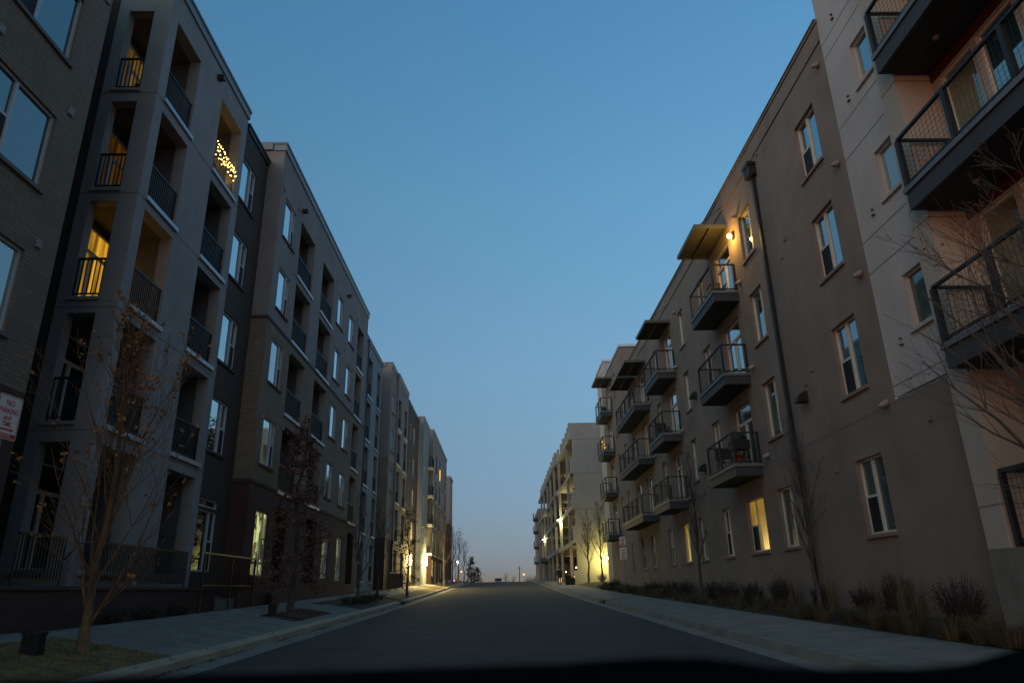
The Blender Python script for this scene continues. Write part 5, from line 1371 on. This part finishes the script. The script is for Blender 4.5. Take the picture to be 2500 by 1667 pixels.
def local_part(name, mb, m, parent, smooth=False):
    o = bpy.data.objects.new(name, mb.mesh(name, [m], (0, 0, 0), smooth)); COL.objects.link(o); o.parent = parent; return o
mb = MB(); mb.lathe((0, .012, 1.70), [(.082, -.09), (.092, -.03), (.09, .04), (.066, .09), (.02, .112)], 12); local_part('hair', mb, 'hair', pb, True)
for s in (-1, 1):
    mb = MB(); mb.ball((s * .078, .035, 1.665), .022, 6, sz=1.5); local_part('ear', mb, 'skin', pb, True)
mb = MB(); mb.ball((0, .125, 1.655), .016, 6, sz=1.6); local_part('nose', mb, 'skin', pb, True)
bx, by, bz = px + .29, py + .05, pz + .36
t = thing('shoulder_bag', 'dark bag held in the right hand of the walking person', 'bag', (bx, by, bz))
mb = MB(); mb.quad((bx - .05, by - .17, bz), (bx + .05, by - .17, bz), (bx + .03, by - .15, bz + .26), (bx - .03, by - .15, bz + .26)); mb.quad((bx + .05, by + .17, bz), (bx - .05, by + .17, bz), (bx - .03, by + .15, bz + .26), (bx + .03, by + .15, bz + .26)); mb.quad((bx + .05, by - .17, bz), (bx + .05, by + .17, bz), (bx + .03, by + .15, bz + .26), (bx + .03, by - .15, bz + .26)); mb.quad((bx - .05, by + .17, bz), (bx - .05, by - .17, bz), (bx - .03, by - .15, bz + .26), (bx - .03, by + .15, bz + .26)); mb.quad((bx - .05, by - .17, bz), (bx - .05, by + .17, bz), (bx + .05, by + .17, bz), (bx + .05, by - .17, bz)); mb.quad((bx - .03, by - .15, bz + .26), (bx + .03, by - .15, bz + .26), (bx + .03, by + .15, bz + .26), (bx - .03, by + .15, bz + .26))
part('body', mb, 'bin_black', t)
mb = MB(); mb.tube([(bx, by - .1, bz + .25), (bx, by - .06, bz + .40), (bx, by + .06, bz + .40), (bx, by + .1, bz + .25)], .011, 6); part('handle', mb, 'bin_black', t)

# ------------------------------------------------------------------ things on the balconies
def bulbs(name, label, pts, em, rad, wire=True):
    t = thing(name, label, 'string lights', pts[0])
    if wire:
        mb = MB(); mb.tube(pts, .004, 3, cap=False); part('wire', mb, 'black_metal', t)
    mb = MB(); mb.ball((0, 0, 0), rad, 6); me = mb.mesh('light_bulb', [em], (0, 0, 0), True)
    for p in pts:                                             # every bulb an object of its own on the wire
        o = bpy.data.objects.new('light_bulb', me); COL.objects.link(o); o.parent = t; o.location = Vector(p) - WL[t.name]
    return t
r = random.Random(9); pts = []
for k in range(60):
    f = k / 59; y = 19.80 + 1.7 * f
    pts.append((GX + .03 + r.uniform(-.02, .03), y + r.uniform(-.03, .03), 14.28 - .55 * abs(math.sin(k * 2.1)) * r.uniform(.3, 1) + r.uniform(-.04, .04)))
t = bulbs('string_lights', 'warm white string lights wound along the top floor balcony railing of the blue-grey block', pts, 'bulb', .021)
for y in (20.1, 20.9, 21.4): lamp_light('lamp_light', (GX - .25, y, 13.9), 3.5, (1.0, .62, .16), t, .15)
pts = [(-7.75, 89.2 + .06 * math.sin(k * 2), 13.3 + k * .11) for k in range(12)]
bulbs('string_lights', 'orange bulbs hanging at a balcony of the long mauve and tan block', pts, 'bulb_gold', .05)
pts = [(7.9 + .06 * math.sin(k * 1.9), 52.6 + .05 * k, 10.0 + .1 * k) for k in range(10)]
bulbs('string_lights', 'gold bulbs on a balcony at the far end of the brown building', pts, 'bulb_gold', .04)
def chair(x, y, z, m, label, rot=0):
    t = thing('patio_chair', label, 'chair', (x, y, z), 'chairs on the balconies')
    mb = MB(); mb.box(x - .25, x + .25, y - .25, y + .25, z + .40, z + .46); part('seat', mb, m, t)
    mb = MB(); mb.quad((x - .25, y + .22, z + .46), (x + .25, y + .22, z + .46), (x + .25, y + .33, z + .95), (x - .25, y + .33, z + .95)); mb.quad((x - .25, y + .26, z + .46), (x - .25, y + .37, z + .95), (x + .25, y + .37, z + .95), (x + .25, y + .26, z + .46)); part('backrest', mb, m, t)
    for a in (-1, 1):
        mb = MB(); mb.box(x + a * .27, x + a * .31, y - .25, y + .3, z + .62, z + .66); part('armrest', mb, m, t)
        for b in (-1, 1):
            mb = MB(); mb.box(x + a * .25 - .02, x + a * .25 + .02, y + b * .22 - .02, y + b * .22 + .02, z, z + (.62 if b < 0 else .40)); part('leg', mb, m, t)
chair(8.25, 24.0, 10.02, 'black_metal', 'black chair on the balcony under the lit canopy')
chair(8.2, 25.2, 3.80, 'black_metal', 'dark chair at the far end of the lowest near balcony')
chair(8.2, 34.4, 6.92, 'black_metal', 'dark chair on the middle balcony of the second stack')
x, y, z = 8.15, 23.5, 3.80
t = thing('barbecue_grill', 'black covered barbecue on the lowest near balcony', 'barbecue', (x, y, z))
mb = MB(); mb.box(x - .28, x + .28, y - .3, y + .3, z + .55, z + .85); part('body', mb, 'bin_black', t)
mb = MB(); mb.lathe((x, y, z + .851), [(.28, 0), (.27, .12), (.18, .22), (.02, .26)], 12); part('lid', mb, 'bin_black', t, True)
for a in (-1, 1):
    for b in (-1, 1):
        mb = MB(); mb.box(x + a * .24 - .02, x + a * .24 + .02, y + b * .26 - .02, y + b * .26 + .02, z, z + .549); part('leg', mb, 'bin_black', t)
for (x, y, z, m, lb) in ((7.98, 23.15, 3.80, 'plastic_red', 'red pot by the barbecue'), (8.1, 52.9, 12.86, 'plastic_teal', 'teal planter on the top far balcony'), (7.98, 24.3, 3.80, 'plastic_white', 'white tub on the lowest near balcony')):
    t = thing('plant_pot', lb, 'pot', (x, y, z)); mb = MB(); mb.lathe((x, y, z), [(.11, 0), (.16, .28), (.18, .285), (.18, .33), (.14, .33), (.13, .25)], 12); part('pot', mb, m, t, True)
    mb = MB()
    for _ in range(40): a = rng.uniform(0, 6.28); p = Vector((x + .1 * math.cos(a), y + .1 * math.sin(a), z + .3)); leaf(mb, rng, p, rng.uniform(.08, .2))
    part('foliage', mb, 'shrub_green', t)
x, y, z = -10.2, 16.3, 13.24
t = thing('plant_pot', 'dark red pots in the corner balcony at the top of the blue-grey block', 'pot', (x, y, z)); mb = MB(); mb.lathe((x + .2, y - .12, z), [(.1, 0), (.14, .25), (.15, .3), (.1, .3)], 10); part('pot', mb, 'plastic_red', t, True)

# ------------------------------------------------------------------ the car the picture is taken from: its dashboard
t = thing('car_dashboard', 'black car dashboard, cabin shade in its colour, along the lower edge, an instrument hood in its middle', 'dashboard', (0, .72, -.75))
prof = [(-.75, .002), (-.62, .004), (-.5, .006), (-.38, .0078), (-.2, .0078), (-.07, .0097), (.01, .0105), (.10, .011), (.17, .0112), (.243, .008), (.27, .0033), (.33, 0), (.42, -.001), (.466, .0013), (.513, .0065), (.54, .0125), (.60, .026), (.68, .045)]
mb = MB(); zc = -.082
# top height along X at the crest line (Y=.78), falling to the front and to the driver
def ring(yy, dz): return [(x, yy, zc + h + dz) for x, h in prof]
rows_ = [ring(.50, -.16), ring(.58, -.06), ring(.68, -.012), ring(.78, 0), ring(.88, -.02), ring(1.0, -.07), ring(1.1, -.16)]
for a, b in zip(rows_[:-1], rows_[1:]):
    for k in range(len(prof) - 1): mb.quad(a[k], a[k + 1], b[k + 1], b[k])
fr, bk = rows_[0], rows_[-1]
for k in range(len(prof) - 1):
    mb.quad((fr[k][0], .5, -.7), (fr[k + 1][0], .5, -.7), fr[k + 1], fr[k]); mb.quad(bk[k], bk[k + 1], (bk[k + 1][0], 1.1, -.7), (bk[k][0], 1.1, -.7))
part('dash_top', mb, 'dash', t, True)
mb = MB(); 
hx = [(.03, .004), (.07, .0115), (.11, .0135), (.15, .0145), (.20, .0135), (.24, .0090), (.262, .003)]
for ya, yb, d0, d1 in ((.60, .66, -.03, -.004), (.66, .78, -.004, .0), (.78, .86, .0, -.02)):
    for k in range(len(hx) - 1): mb.quad((hx[k][0], ya, zc + hx[k][1] + d0), (hx[k + 1][0], ya, zc + hx[k + 1][1] + d0), (hx[k + 1][0], yb, zc + hx[k + 1][1] + d1), (hx[k][0], yb, zc + hx[k][1] + d1))
part('instrument_hood', mb, 'dash', t, True)
